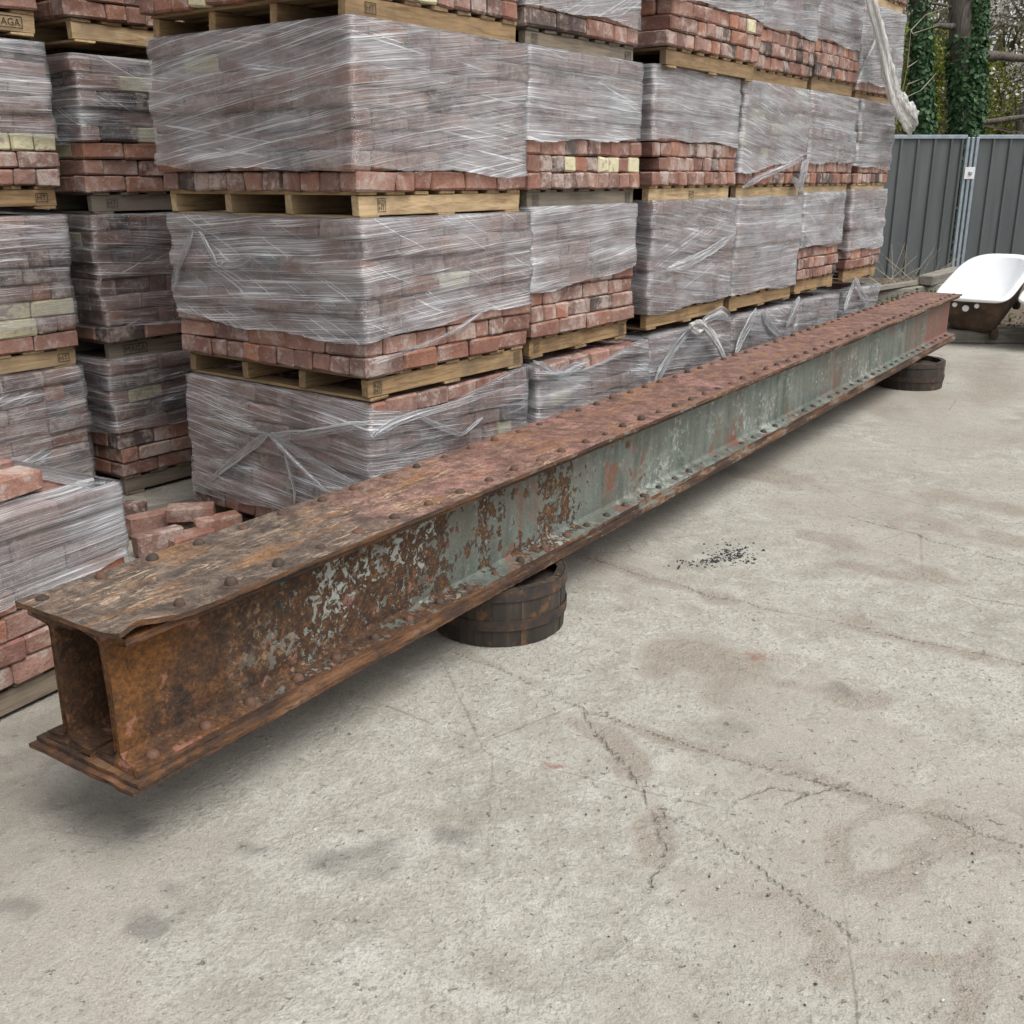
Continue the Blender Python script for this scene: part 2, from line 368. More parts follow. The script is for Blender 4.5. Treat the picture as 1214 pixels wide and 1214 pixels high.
def mat_ground():
    m = NT('concrete_yard'); v = m.coord()
    at = lambda nm: m.n('ShaderNodeAttribute', attribute_name=nm).outputs['Fac']
    dirt, crack, dark, red = at('dirt'), at('crack'), at('dark'), at('red')
    n0 = m.noise(v, .6, 5, .6); n1 = m.noise(v, 2.4, 5, .64, .3); n2 = m.noise(v, 11, 5, .68, .4); n3 = m.noise(v, 55, 3, .66); n4 = m.noise(v, 210, 2, .7)
    n5 = m.noise(m.vscale(v, (1, 1, 1), (7.3, 2.1, 4.0)), 5.5, 6, .7, .6)
    col = m.ramp(n1, [(.28, (.275, .258, .215)), (.5, (.4, .383, .328)), (.72, (.475, .459, .4))])
    col = m.mix(m.mapr(n0, .4, .66, 0, .55), col, (.325, .305, .27))
    col = m.mix(m.mapr(n5, .5, .66, 0, .6), col, (.50, .488, .44))
    col = m.mix(m.mapr(n5, .3, .46, .42, 0), col, (.29, .265, .225))
    col = m.mix(m.mapr(n2, .53, .68, 0, .55), col, (.53, .518, .47))
    col = m.mix(m.mapr(n2, .33, .47, .42, 0), col, (.27, .245, .21))
    # exposed aggregate
    vd = m.n('ShaderNodeVectorMath', operation='ADD'); m.l(v, vd.inputs[0]); m.l(m.vscale(m.comb(n2, n5, 0.0), (.02, .02, 0)), vd.inputs[1]); vd = vd.outputs[0]
    ag = m.voro(vd, 42, out='Color'); agd = m.voro(vd, 42); a1 = m.sep(ag)
    sel = m.math('MULTIPLY', m.mapr(a1[0], .72, .76), m.mapr(agd, .22, .36, 1, 0)); sel = m.math('MULTIPLY', sel, m.mapr(n1, .44, .56, .15, 1))
    col = m.mix(m.math('MULTIPLY', sel, .6), col, m.ramp(a1[1], [(0, (.17, .18, .19)), (.4, (.33, .31, .28)), (.7, (.5, .47, .42)), (1, (.62, .6, .56))]))
    ag2 = m.voro(v, 130, out='Color'); agd2 = m.voro(v, 130); a2 = m.sep(ag2)
    s2 = m.math('MULTIPLY', m.mapr(a2[0], .66, .7), m.mapr(agd2, .25, .45, 1, 0))
    col = m.mix(m.math('MULTIPLY', s2, .42), col, m.ramp(a2[1], [(0, (.09, .085, .08)), (.4, (.27, .25, .22)), (1, (.66, .64, .6))]))
    col = m.mix(m.mapr(n3, .36, .5, .36, 0), col, (.2, .188, .163))
    col = m.mix(m.mapr(n4, .38, .56, .28, 0), col, (.17, .158, .138))
    pn = m.noise(v, 30, 4, .75); pits = m.mapr(pn, .64, .69); col = m.mix(m.math('MULTIPLY', pits, .65), col, (.14, .122, .1))
    # drifted dirt, its edge broken up by noise
    nd = m.math('ADD', m.math('MULTIPLY', n5, .5), m.math('ADD', m.math('MULTIPLY', n2, .3), m.math('MULTIPLY', n3, .2)))
    dn = m.math('ADD', dirt, m.math('MULTIPLY', m.math('SUBTRACT', nd, .5), 2.0))
    dm = m.mapr(dn, .22, .72, smooth=True)
    dcol = m.mix(m.mapr(n4, .35, .65), (.18, .15, .118), (.33, .29, .24))
    dm = m.math('MULTIPLY', dm, m.mapr(dirt, .05, .25))
    col = m.mix(m.math('MULTIPLY', dm, .66), col, dcol)
    kn = m.math('ADD', crack, m.math('MULTIPLY', m.math('SUBTRACT', n3, .5), .014))
    kn = m.math('ADD', kn, m.math('MULTIPLY', m.math('SUBTRACT', n5, .45), .016))
    km = m.mapr(kn, .0, .0085, 1, 0)
    col = m.mix(m.math('MULTIPLY', km, .42), col, (.13, .11, .088))
    # hairline cracks
    hc = m.voro(m.vscale(vd, (1, 1, 1)), 1.15, 'DISTANCE_TO_EDGE'); hk = m.math('MULTIPLY', m.mapr(m.math('ADD', hc, m.math('MULTIPLY', n2, .012)), .006, .0105, 1, 0), m.mapr(n0, .46, .56))
    col = m.mix(m.math('MULTIPLY', hk, .5), col, (.14, .12, .1))
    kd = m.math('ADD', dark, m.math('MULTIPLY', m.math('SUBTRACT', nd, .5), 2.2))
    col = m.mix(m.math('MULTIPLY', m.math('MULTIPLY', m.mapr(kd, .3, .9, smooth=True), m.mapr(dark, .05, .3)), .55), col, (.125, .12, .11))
    rd = m.math('ADD', red, m.math('MULTIPLY', m.math('SUBTRACT', m.math('ADD', m.math('MULTIPLY', n3, .6), m.math('MULTIPLY', n2, .4)), .5), 3.4))
    col = m.mix(m.math('MULTIPLY', m.math('MULTIPLY', m.mapr(rd, .5, 1.0), m.mapr(red, .05, .3)), .6), col, (.23, .09, .066))
    h = m.math('ADD', m.math('MULTIPLY', n2, .6), m.math('ADD', m.math('MULTIPLY', n3, .4), m.math('MULTIPLY', n4, .15)))
    h = m.math('ADD', h, m.math('ADD', m.math('MULTIPLY', n5, .5), m.math('MULTIPLY', sel, .1)))
    h = m.math('SUBTRACT', h, m.math('ADD', m.math('MULTIPLY', km, .4), m.math('MULTIPLY', pits, .2)))
    h = m.math('SUBTRACT', h, m.math('MULTIPLY', dm, .15))
    return m.done(m.bsdf(col, .88, m.bump(h, 1.0, .02), spec=.25))
M_GROUND = mat_ground()
def mat_simple(name, c1, c2, scale, rough=.8, bump=.3, spec=.3, metallic=0, stretch=(1, 1, 1)):
    m = NT(name); v, r = rand_vec(m); n = m.noise(m.vscale(v, stretch), scale, 5, .6)
    return m.done(m.bsdf(m.ramp(n, [(.3, c1), (.7, c2)]), rough, m.bump(n, bump, .01), spec=spec, metallic=metallic))
M_SOIL = mat_simple('soil', (.06, .045, .032), (.16, .125, .09), 9, .95, .8)
M_FENCE = mat_simple('fence_sheet_grey', (.08, .092, .094), (.12, .134, .135), 2.2, .45, .05, .5, 0, (3, 1, .3))
M_GALV = mat_simple('galvanised_steel', (.24, .29, .33), (.36, .42, .46), 12, .45, .05, .5, .3)
M_ENAMEL = mat_simple('white_enamel', (.78, .79, .8), (.86, .87, .88), 5, .18, .03, .6)
M_TUBIRON = mat_simple('rusty_cast_iron', (.045, .03, .022), (.13, .085, .06), 8, .85, .5)
M_BARK = mat_simple('bark', (.05, .042, .036), (.17, .15, .13), 7, .95, .9, .2, 0, (4, 4, .7))
M_TWIG = mat_simple('twig', (.07, .06, .045), (.17, .145, .115), 9, .9, .4)
M_TWIGPALE = mat_simple('pale_twig', (.3, .26, .2), (.45, .4, .33), 9, .9, .4)
M_CHIP = mat_simple('black_chip', (.02, .02, .021), (.06, .06, .062), 30, .8, .4)
M_PEBBLE = mat_simple('pebble', (.16, .145, .125), (.6, .57, .52), 3, .85, .4)
def mat_leaf(name, stops, scale=1.3, rough=.5):
    m = NT(name); g = m.n('ShaderNodeNewGeometry')
    n = m.noise(m.coord(), scale, 3, .6)
    f = m.math('ADD', m.math('MULTIPLY', g.outputs['Random Per Island'], .6), m.math('MULTIPLY', n, .4))
    col = m.ramp(f, stops)
    d = m.bsdf(col, rough, spec=.35); t = m.n('ShaderNodeBsdfTranslucent'); m.setin(t.inputs[0], col)
    mx = m.n('ShaderNodeMixShader'); mx.inputs[0].default_value = .3; m.l(d, mx.inputs[1]); m.l(t.outputs[0], mx.inputs[2])
    return m.done(mx.outputs[0])
M_IVY = mat_leaf('ivy_leaf', [(.2, (.014, .042, .015)), (.5, (.038, .105, .036)), (.85, (.12, .21, .09))])
M_YGREEN = mat_leaf('spring_leaf', [(.2, (.09, .12, .016)), (.5, (.19, .23, .03)), (.85, (.33, .36, .075))])
M_BLOSSOM = mat_leaf('blossom', [(.2, (.5, .48, .42)), (.5, (.72, .7, .66)), (.85, (.82, .81, .78))])
M_WOODS = mat_leaf('wood_understorey', [(.2, (.08, .08, .035)), (.5, (.15, .145, .065)), (.85, (.26, .235, .14))])
M_WEED = mat_leaf('weed_leaf', [(.2, (.03, .055, .015)), (.5, (.06, .1, .025)), (.85, (.12, .16, .05))])

# ------------------------------------------------------------------ ground
def seg_dist(X, Y, pts):
    D = np.full(X.shape, 9.0)
    for a, b in zip(pts[:-1], pts[1:]):
        ax, ay = a; bx, by = b; dx, dy = bx-ax, by-ay; L2 = dx*dx+dy*dy
        t = np.clip(((X-ax)*dx+(Y-ay)*dy)/L2, 0, 1)
        D = np.minimum(D, np.hypot(X-ax-t*dx, Y-ay-t*dy))
    return D
def gpts(*px): return [tuple(at_z(*p)[:2]) for p in px]
def build_ground():
    def axis(lo, fl, fh, hi, step, far):
        a = [fl]
        while a[-1] < fh: a.append(a[-1]+step)
        s = step
        while a[-1] < hi: s *= 1.25; a.append(a[-1]+min(s, far))
        b = [fl]; s = step
        while b[-1] > lo: s *= 1.25; b.append(b[-1]-min(s, far))
        return np.array(b[:0:-1]+a)
    xs = axis(-60, -1.9, 2.4, 80, .013, 8); ys = axis(-30, 1.2, 5.4, 90, .013, 8)
    X, Y = np.meshgrid(xs, ys)
    rs = np.random.RandomState(3)
    Z = 0.0025*np.sin(X*1.7+.4)*np.cos(Y*1.3)-.0025
    crack = np.full(X.shape, 9.0); dirt = np.zeros(X.shape); dark = np.zeros(X.shape); red = np.zeros(X.shape)
    def vnoise(sc, seed):
        g = np.random.RandomState(seed).rand(64, 64); x = (X*sc+100) % 64; y = (Y*sc+100) % 64
        i = np.floor(x).astype(int); j = np.floor(y).astype(int); fx = x-i; fy = y-j
        fx = fx*fx*(3-2*fx); fy = fy*fy*(3-2*fy); i %= 64; j %= 64; i2 = (i+1) % 64; j2 = (j+1) % 64
        return (g[j, i]*(1-fx)+g[j, i2]*fx)*(1-fy)+(g[j2, i]*(1-fx)+g[j2, i2]*fx)*fy
    def fbm(sc, seed, octv=5):
        return sum(.55**k*(vnoise(sc*2**k, seed+k)-.5) for k in range(octv))
    wx = fbm(3.2, 1)*.16; wy = fbm(3.2, 21)*.16; cx_ = fbm(9, 41, 4)*.028; cy_ = fbm(9, 61, 4)*.028
    amt_n = np.clip(.78+1.3*fbm(4.5, 81), 0, 1.3)
    for pl in ([(540, 772), (600, 795), (690, 838), (780, 868), (900, 905), (1000, 936), (1100, 962), (1214, 1000), (1400, 1055)],
               [(640, 640), (720, 668), (830, 702), (960, 731), (1100, 762), (1214, 786), (1400, 830)],
               [(690, 840), (735, 900), (772, 950), (792, 1000), (775, 1045)],
               [(790, 965), (850, 990), (905, 1030), (950, 1062), (1010, 1110)],
               [(870, 950), (905, 930), (960, 940)], [(930, 950), (1010, 925)],
               [(1000, 610), (1110, 640), (1214, 668)]):
        P = gpts(*pl); crack = np.minimum(crack, seg_dist(X+cx_, Y+cy_, P))
    def band(pl, w, amt=1.0, arr=None):
        arr = dirt if arr is None else arr
        k = min(1, w/.09); d = seg_dist(X+wx*k, Y+wy*k, gpts(*pl)); np.maximum(arr, amt*np.clip(1.25-d/w, 0, 1)*amt_n, out=arr)
    band([(540, 772), (600, 795), (690, 838), (900, 905), (1100, 962), (1214, 1000)], .045, .75)
    band([(640, 640), (720, 668), (830, 702), (960, 731), (1100, 762), (1214, 786)], .06, .8)
    band([(830, 700), (900, 718), (1010, 735)], .11, 1.0)
    band([(720, 865), (760, 930), (790, 985)], .07, 1.0); band([(690, 840), (735, 900)], .05, .8)
    band([(1035, 945), (995, 985), (995, 1025), (1018, 1055)], .05, 1.0)
    band([(1100, 965), (1140, 985), (1190, 1000)], .085, 1.0); band([(1110, 990), (1080, 1035), (1020, 1070)], .075, 1.0)
    band([(1198, 1010), (1175, 1090), (1150, 1150), (1140, 1230)], .045, .95)
    band([(950, 1090), (985, 1130), (1010, 1190)], .05, .95); band([(1020, 1140), (1130, 1150)], .04, .6)
    band([(890, 1060), (940, 1070)], .04, .8); band([(900, 615), (1010, 640), (1110, 690)], .13, .95)
    band([(1000, 660), (1110, 695)], .11, .95); band([(790, 780), (860, 800), (1000, 828)], .17, .95)
    band([(1080, 620), (1214, 640)], .2, .85); band([(900, 560), (1060, 590), (1214, 600)], .28, .75)
    band([(740, 560), (900, 500), (1030, 455)], .35, .8); band([(1000, 470), (1214, 440)], .9, .95)
    band([(560, 745), (640, 700), (760, 600)], .22, .5); band([(330, 870), (480, 800)], .2, .3)
    band([(740, 690), (800, 720)], .1, .6); band([(1100, 480), (1214, 520)], .4, .55)
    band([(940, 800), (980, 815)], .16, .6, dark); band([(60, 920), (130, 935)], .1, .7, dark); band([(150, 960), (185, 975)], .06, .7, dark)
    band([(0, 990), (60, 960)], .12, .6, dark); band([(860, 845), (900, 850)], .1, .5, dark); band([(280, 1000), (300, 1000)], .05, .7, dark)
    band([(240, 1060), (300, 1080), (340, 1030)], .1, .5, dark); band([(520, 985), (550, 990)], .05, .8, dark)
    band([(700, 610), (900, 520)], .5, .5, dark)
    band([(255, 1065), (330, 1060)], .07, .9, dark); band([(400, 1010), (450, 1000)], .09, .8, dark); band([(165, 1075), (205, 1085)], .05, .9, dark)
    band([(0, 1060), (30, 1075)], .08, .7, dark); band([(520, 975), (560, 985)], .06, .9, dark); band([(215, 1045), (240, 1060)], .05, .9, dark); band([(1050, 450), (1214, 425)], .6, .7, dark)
    band([(885, 783), (930, 790)], .06, 1.0, red); band([(700, 835), (715, 850)], .03, .55, red); band([(640, 905), (665, 905)], .02, .7, red)
    band([(360, 875), (380, 880)], .02, .8, red)
    back = np.clip((Y-5.2)/4, 0, 1)*.28; back = np.maximum(back, np.clip(fbm(1.1, 101)*1.7-.12, 0, .42)); dirt = np.maximum(dirt, back)
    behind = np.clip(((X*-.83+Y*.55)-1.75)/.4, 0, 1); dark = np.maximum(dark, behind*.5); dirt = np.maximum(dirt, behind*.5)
    Z -= .004*np.clip(1-crack/.015, 0, 1)
    ny, nx = X.shape
    me = bpy.data.meshes.new('ground')
    V = np.stack([X, Y, Z], -1).reshape(-1, 3)
    i = np.arange(nx-1)[None, :]+np.arange(ny-1)[:, None]*nx
    Q = np.stack([i, i+1, i+nx+1, i+nx], -1).reshape(-1, 4)
    me.vertices.add(len(V)); me.vertices.foreach_set('co', V.ravel())
    me.loops.add(Q.size); me.loops.foreach_set('vertex_index', Q.ravel().astype(np.int32))
    me.polygons.add(len(Q)); me.polygons.foreach_set('loop_start', np.arange(len(Q), dtype=np.int32)*4)
    me.update(); me.polygons.foreach_set('use_smooth', [True]*len(Q))
    for nm, a in (('dirt', dirt), ('crack', np.minimum(crack, 1)), ('dark', dark), ('red', red)):
        at = me.attributes.new(nm, 'FLOAT', 'POINT'); at.data.foreach_set('value', a.ravel().astype(np.float32))
    me.materials.append(M_GROUND)
    o = bpy.data.objects.new('ground', me); C.objects.link(o); o['kind'] = 'structure'
build_ground()

# loose grit and black chips lying on the concrete
def chips(name, pts, mat, label, cat, smin, smax, seed, kind='stuff'):
    rng = random.Random(seed); V = []; Fc = []
    for (x, y) in pts:
        s = rng.uniform(smin, smax)*(.5+rng.random()**3); b = len(V); a = rng.uniform(0, 6.28)
        for (ux, uy, uz) in ((1, 0, 0), (-.4, .8, 0), (-.6, -.7, 0), (.1, .1, .75), (.6, .7, 0), (.3, -.8, 0)):
            ux *= rng.uniform(.6, 1.2); uy *= rng.uniform(.6, 1.2)
            V.append((x+s*(ux*math.cos(a)-uy*math.sin(a)), y+s*(ux*math.sin(a)+uy*math.cos(a)), uz*s-.001))
        Fc += [(b+0, b+4, b+3), (b+4, b+1, b+3), (b+1, b+2, b+3), (b+2, b+5, b+3), (b+5, b+0, b+3)]
    o = mesh_obj(name, V, Fc, mat); tag(o, label, cat, kind=kind)
rg = random.Random(5)
pts = []
for _ in range(330):
    t = rg.random()
    cx = 800+95*t+rg.gauss(0, 7); cy = 667-4*t+rg.gauss(0, 3.5) if rg.random() < .5 else 655+rg.gauss(0, 7)
    if cy < 663: cx = 868+rg.gauss(0, 16)
    pts.append(tuple(at_z(cx, cy)[:2]))
chips('black_grit', pts, M_CHIP, 'scatter of small black grit on concrete beside the girder', 'grit', .004, .010, 1)
pts = []
for _ in range(750):
    px, py = rg.uniform(-20, 1240), 560+(1214-560)*rg.random()
    p = at_z(px, py); pts.append((p.x, p.y))
chips('pebble_scatter', pts, M_PEBBLE, 'tiny pale pebbles and crumbs scattered over the concrete', 'pebbles', .0015, .0045, 2)
pts = []
for _ in range(260):
    px, py = rg.uniform(560, 1240), 440+(1214-440)*rg.random()
    p = at_z(px, py); pts.append((p.x, p.y))
chips('dark_crumb_scatter', pts, M_CHIP, 'tiny dark crumbs and bark bits scattered over the concrete', 'crumbs', .0015, .0042, 3)

# ------------------------------------------------------------------ brick meshes
BL, BW, BH, BG = .212, .100, .0715, .003
br = random.Random(11)
BRICKS = [box_mesh('brick', BL, BW, BH, .0075, M_BRICK, br, .0042) for _ in range(16)]
HALVES = [box_mesh('brick', .106, BW, BH, .0075, M_BRICK, br, .0042) for _ in range(6)]
def add_brick(parent, loc, rz, rng, cream=0.0, dark=.04, half=False, sx=1.0, mat=None, name='brick', rx=0.0):
    me = rng.choice(HALVES if half else BRICKS)
    o = inst(name, me, parent, loc, (rx, 0, rz+(math.pi if rng.random() < .5 else 0)+rng.uniform(-.012, .012)), (sx, 1, 1))
    q = rng.random()
    mm = mat or (M_CREAM if q < cream else (M_DARK if q < cream+dark else None))
    if mm:
        o.material_slots[0].link = 'OBJECT'; o.material_slots[0].material = mm
    return o

# stamps on the pallets
def text_mesh(txt, size, frame=True):
    cu = bpy.data.curves.new('stamp', 'FONT'); cu.body = txt; cu.size = size; cu.align_x = 'CENTER'; cu.align_y = 'CENTER'
    cu.space_line = .8; cu.resolution_u = 2
    ob = bpy.data.objects.new('stamp', cu); C.objects.link(ob)
    dg = bpy.context.evaluated_depsgraph_get(); me = bpy.data.meshes.new_from_object(ob.evaluated_get(dg))
    bpy.data.objects.remove(ob)
    import bmesh
    bm = bmesh.new(); bm.from_mesh(me)
    if frame:
        xs = [v.co.x for v in bm.verts]; ys = [v.co.y for v in bm.verts]; p = size*.14; w = size*.09
        x0, x1, y0, y1 = min(xs)-p, max(xs)+p, min(ys)-p, max(ys)+p
        for (a, b, c, d) in ((x0-w, x1+w, y0-w, y0), (x0-w, x1+w, y1, y1+w), (x0-w, x0, y0, y1), (x1, x1+w, y0, y1)):
            bm.faces.new([bm.verts.new(q) for q in ((a, c, 0), (b, c, 0), (b, d, 0), (a, d, 0))])
    bm.to_mesh(me); bm.free(); me.name = 'stamp'; me.materials.clear(); me.materials.append(M_INK); return me
ST_MAGA = text_mesh('MAGA', .042); ST_HT = text_mesh('KD\nHT', .026); ST_NT = text_mesh('HT', .034)

# ------------------------------------------------------------------ pallet of bricks
AZ = R(36.4); ORG = Vector((-.5657, 4.0501, 0)); D1 = Vector((math.sin(AZ), math.cos(AZ), 0)); D2 = Vector((-math.cos(AZ), math.sin(AZ), 0))
PAL_H = .100
MESHCACHE = {}
def board(sx, sy, sz, mat):
    k = (round(sx, 2), round(sy, 3), round(sz, 3), mat.name)
    if k not in MESHCACHE: MESHCACHE[k] = [box_mesh('board', sx, sy, sz, .002, mat, random.Random(len(MESHCACHE)*3+i), .0022) for i in range(2)]
    return MESHCACHE[k]

def load(label, s, t, z, L, W, seed, n=8, bare=2, side=True, film=.36, slope=.5, diag=(0, 0), old=False, cream=0.012, creams=(), stamps=(),
         hdr_left=(), hdr_front=(), darks=.06, rot=None, origin=None, top_inner=False, no_film=False, droop=0.0, fdrop=None):
    rng = random.Random(seed)
    if origin is None:
        p = ORG+D1*s+D2*t; loc = (p.x, p.y, z); rz = math.pi/2-AZ
    else: loc = (origin[0], origin[1], z); rz = rot
    root = empty('pallet_of_bricks', loc, rz+rng.uniform(-.008, .008))
    tag(root, label, 'brick pallet', 'film wrapped pallets of reclaimed bricks')
    ws, wc = (M_WOODOLD, M_WOODOLDY) if old else ((M_WOODBR, M_WOODBRY) if seed % 10 in (2, 4) else (M_WOOD, M_WOODY))
    # pallet: deck boards across, four stringers lengthwise
    px0, px1, py0, py1 = .03, L-.015, .028, W-.02; pl = px1-px0; pw = py1-py0
    sh, dh = .072, .014
    first = None
    for k in range(4):
        y = py0+.019+(pw-.038)*k/3
        o = inst('stringer', rng.choice(board(pl, .038, sh, ws)), root, ((px0+px1)/2, y, dh+sh/2), (0, 0, rng.uniform(-.004, .004)))
        if k == 0: first = o
    nb = 7
    for k in range(nb):
        w = .085+.02*((k*7+seed) % 3)/2
        x = px0+.05+(pl-.1)*k/(nb-1)
        inst('deck_board', rng.choice(board(w, pw+.008, dh, wc)), root, (x, (py0+py1)/2-.002, dh+sh+dh/2+.0006), (0, 0, rng.uniform(-.006, .006)))
    for k in range(3):
        x = px0+.06+(pl-.12)*k/2
        inst('bottom_board', rng.choice(board(.105, pw+.006, dh-.001, wc)), root, (x, (py0+py1)/2, dh/2-.0006), (0, 0, rng.uniform(-.004, .004)))
    for (me, fx) in stamps:
        st = inst('stamp', me, first, (-pl/2+pl*fx, -.0225, 0), (R(90), 0, 0))
    # bricks
    pitch = (BH+BG); zc = PAL_H; cs = []
    lean = (rng.uniform(-.02, .02), rng.uniform(-.008, .008))
    for c in range(n):
        dx = rng.uniform(-.011, .011)+lean[0]*(c/n-.5); dy = rng.uniform(-.009, .009)+lean[1]*(c/n-.5); cs.append((dx, dy))
        zz = zc+pitch*c+BH/2+.001
        even = (c % 2 == 0)
        # front row
        x0 = dx+(0.0 if even or not side else BW+BG); x1 = L+dx
        if c in hdr_front:
            m = max(1, round((x1-x0)/(BW+BG))); st_ = (x1-x0)/m
            for k in range(m):
                add_brick(root, (x0+st_*(k+.5), dy+BL/2+rng.uniform(-.003, .006), zz), R(90), rng, cream if c not in creams else .45, darks)
        else:
            if not even and not side: pieces_off = .5
            else: pieces_off = 0
            ln = x1-x0; x = x0
            if pieces_off:
                add_brick(root, (x+.053, dy+BW/2+rng.uniform(-.003, .006), zz), 0, rng, cream, darks, half=True); x += .106+BG; ln -= .106+BG
            m = max(1, round(ln/(BL+BG))); st_ = ln/m
            for k in range(m):
                wv = rng.random()
                if wv < .16:                        # two half bats in place of a whole one
                    for q in (.25, .75):
                        add_brick(root, (x+st_*(k+q), dy+BW/2+rng.uniform(-.003, .008), zz), 0, rng, cream if c not in creams else .5, darks, half=True, sx=(st_/2-BG)/.106)
                else:
                    add_brick(root, (x+st_*(k+.5), dy+BW/2+rng.uniform(-.003, .008), zz), 0, rng, cream if c not in creams else .5, darks, sx=(st_-BG)/BL)
        if side:
            y0 = dy+(BW+BG if even else 0.0)
            if c in hdr_front: y0 = dy+BL+BG
            y1 = W+dy
            if c in hdr_left:
                m = round((y1-y0)/(BW+BG)); st_ = (y1-y0)/m
                for k in range(m):
                    add_brick(root, (dx+BL/2+rng.uniform(-.003, .009), y0+st_*(k+.5), zz), 0, rng, cream, darks)
            else:
                m = round((y1-y0)/(BL+BG)); st_ = (y1-y0)/m
                for k in range(m):
                    add_brick(root, (dx+BW/2+rng.uniform(-.003, .008), y0+st_*(k+.5), zz), R(90), rng, cream if c not in creams else .4, darks, sx=(st_-BG)/BL)
    # bricks inside the block
    V = []; Fc = []
    def addb(x0, x1, y0, y1, z0, z1):
        b = len(V); V.extend([(x0, y0, z0), (x1, y0, z0), (x1, y1, z0), (x0, y1, z0), (x0, y0, z1), (x1, y0, z1), (x1, y1, z1), (x0, y1, z1)])
        Fc.extend([(b, b+3, b+2, b+1), (b+4, b+5, b+6, b+7), (b, b+1, b+5, b+4), (b+1, b+2, b+6, b+5), (b+2, b+3, b+7, b+6), (b+3, b, b+4, b+7)])
    for c in range(n):
        dx, dy = cs[c]; z0 = zc+pitch*c+.002; z1 = z0+BH
        a0 = dx+(BL+.012 if c in hdr_left else BW+.012) if side else dx+.004
        b0 = dy+(BL+.012 if c in hdr_front else BW+.012)
        if top_inner and c == n-1:
            y = b0
            while y < W-.05:
                x = a0-(.1 if int(y*100) % 2 else 0)
                x = max(x, a0)
                while x < L-.05:
                    addb(x, min(x+BL, L), y, y+BW, z0, z1+rng.uniform(-.006, .002)); x += BL+BG
                y += BW+BG
        else:
            addb(a0, L+dx-.004, b0, W+dy, z0, z1)
    o = mesh_obj('inner_bricks', V, Fc, M_BRICK, root); o['kind'] = 'stuff'
    # stretch film
    if not no_film: film_shell(root, L, W, n, cs, bare, seed, film, slope, diag, droop, fdrop, top_fold=.11 if top_inner else .05, full=origin is not None, side=side)
    return root

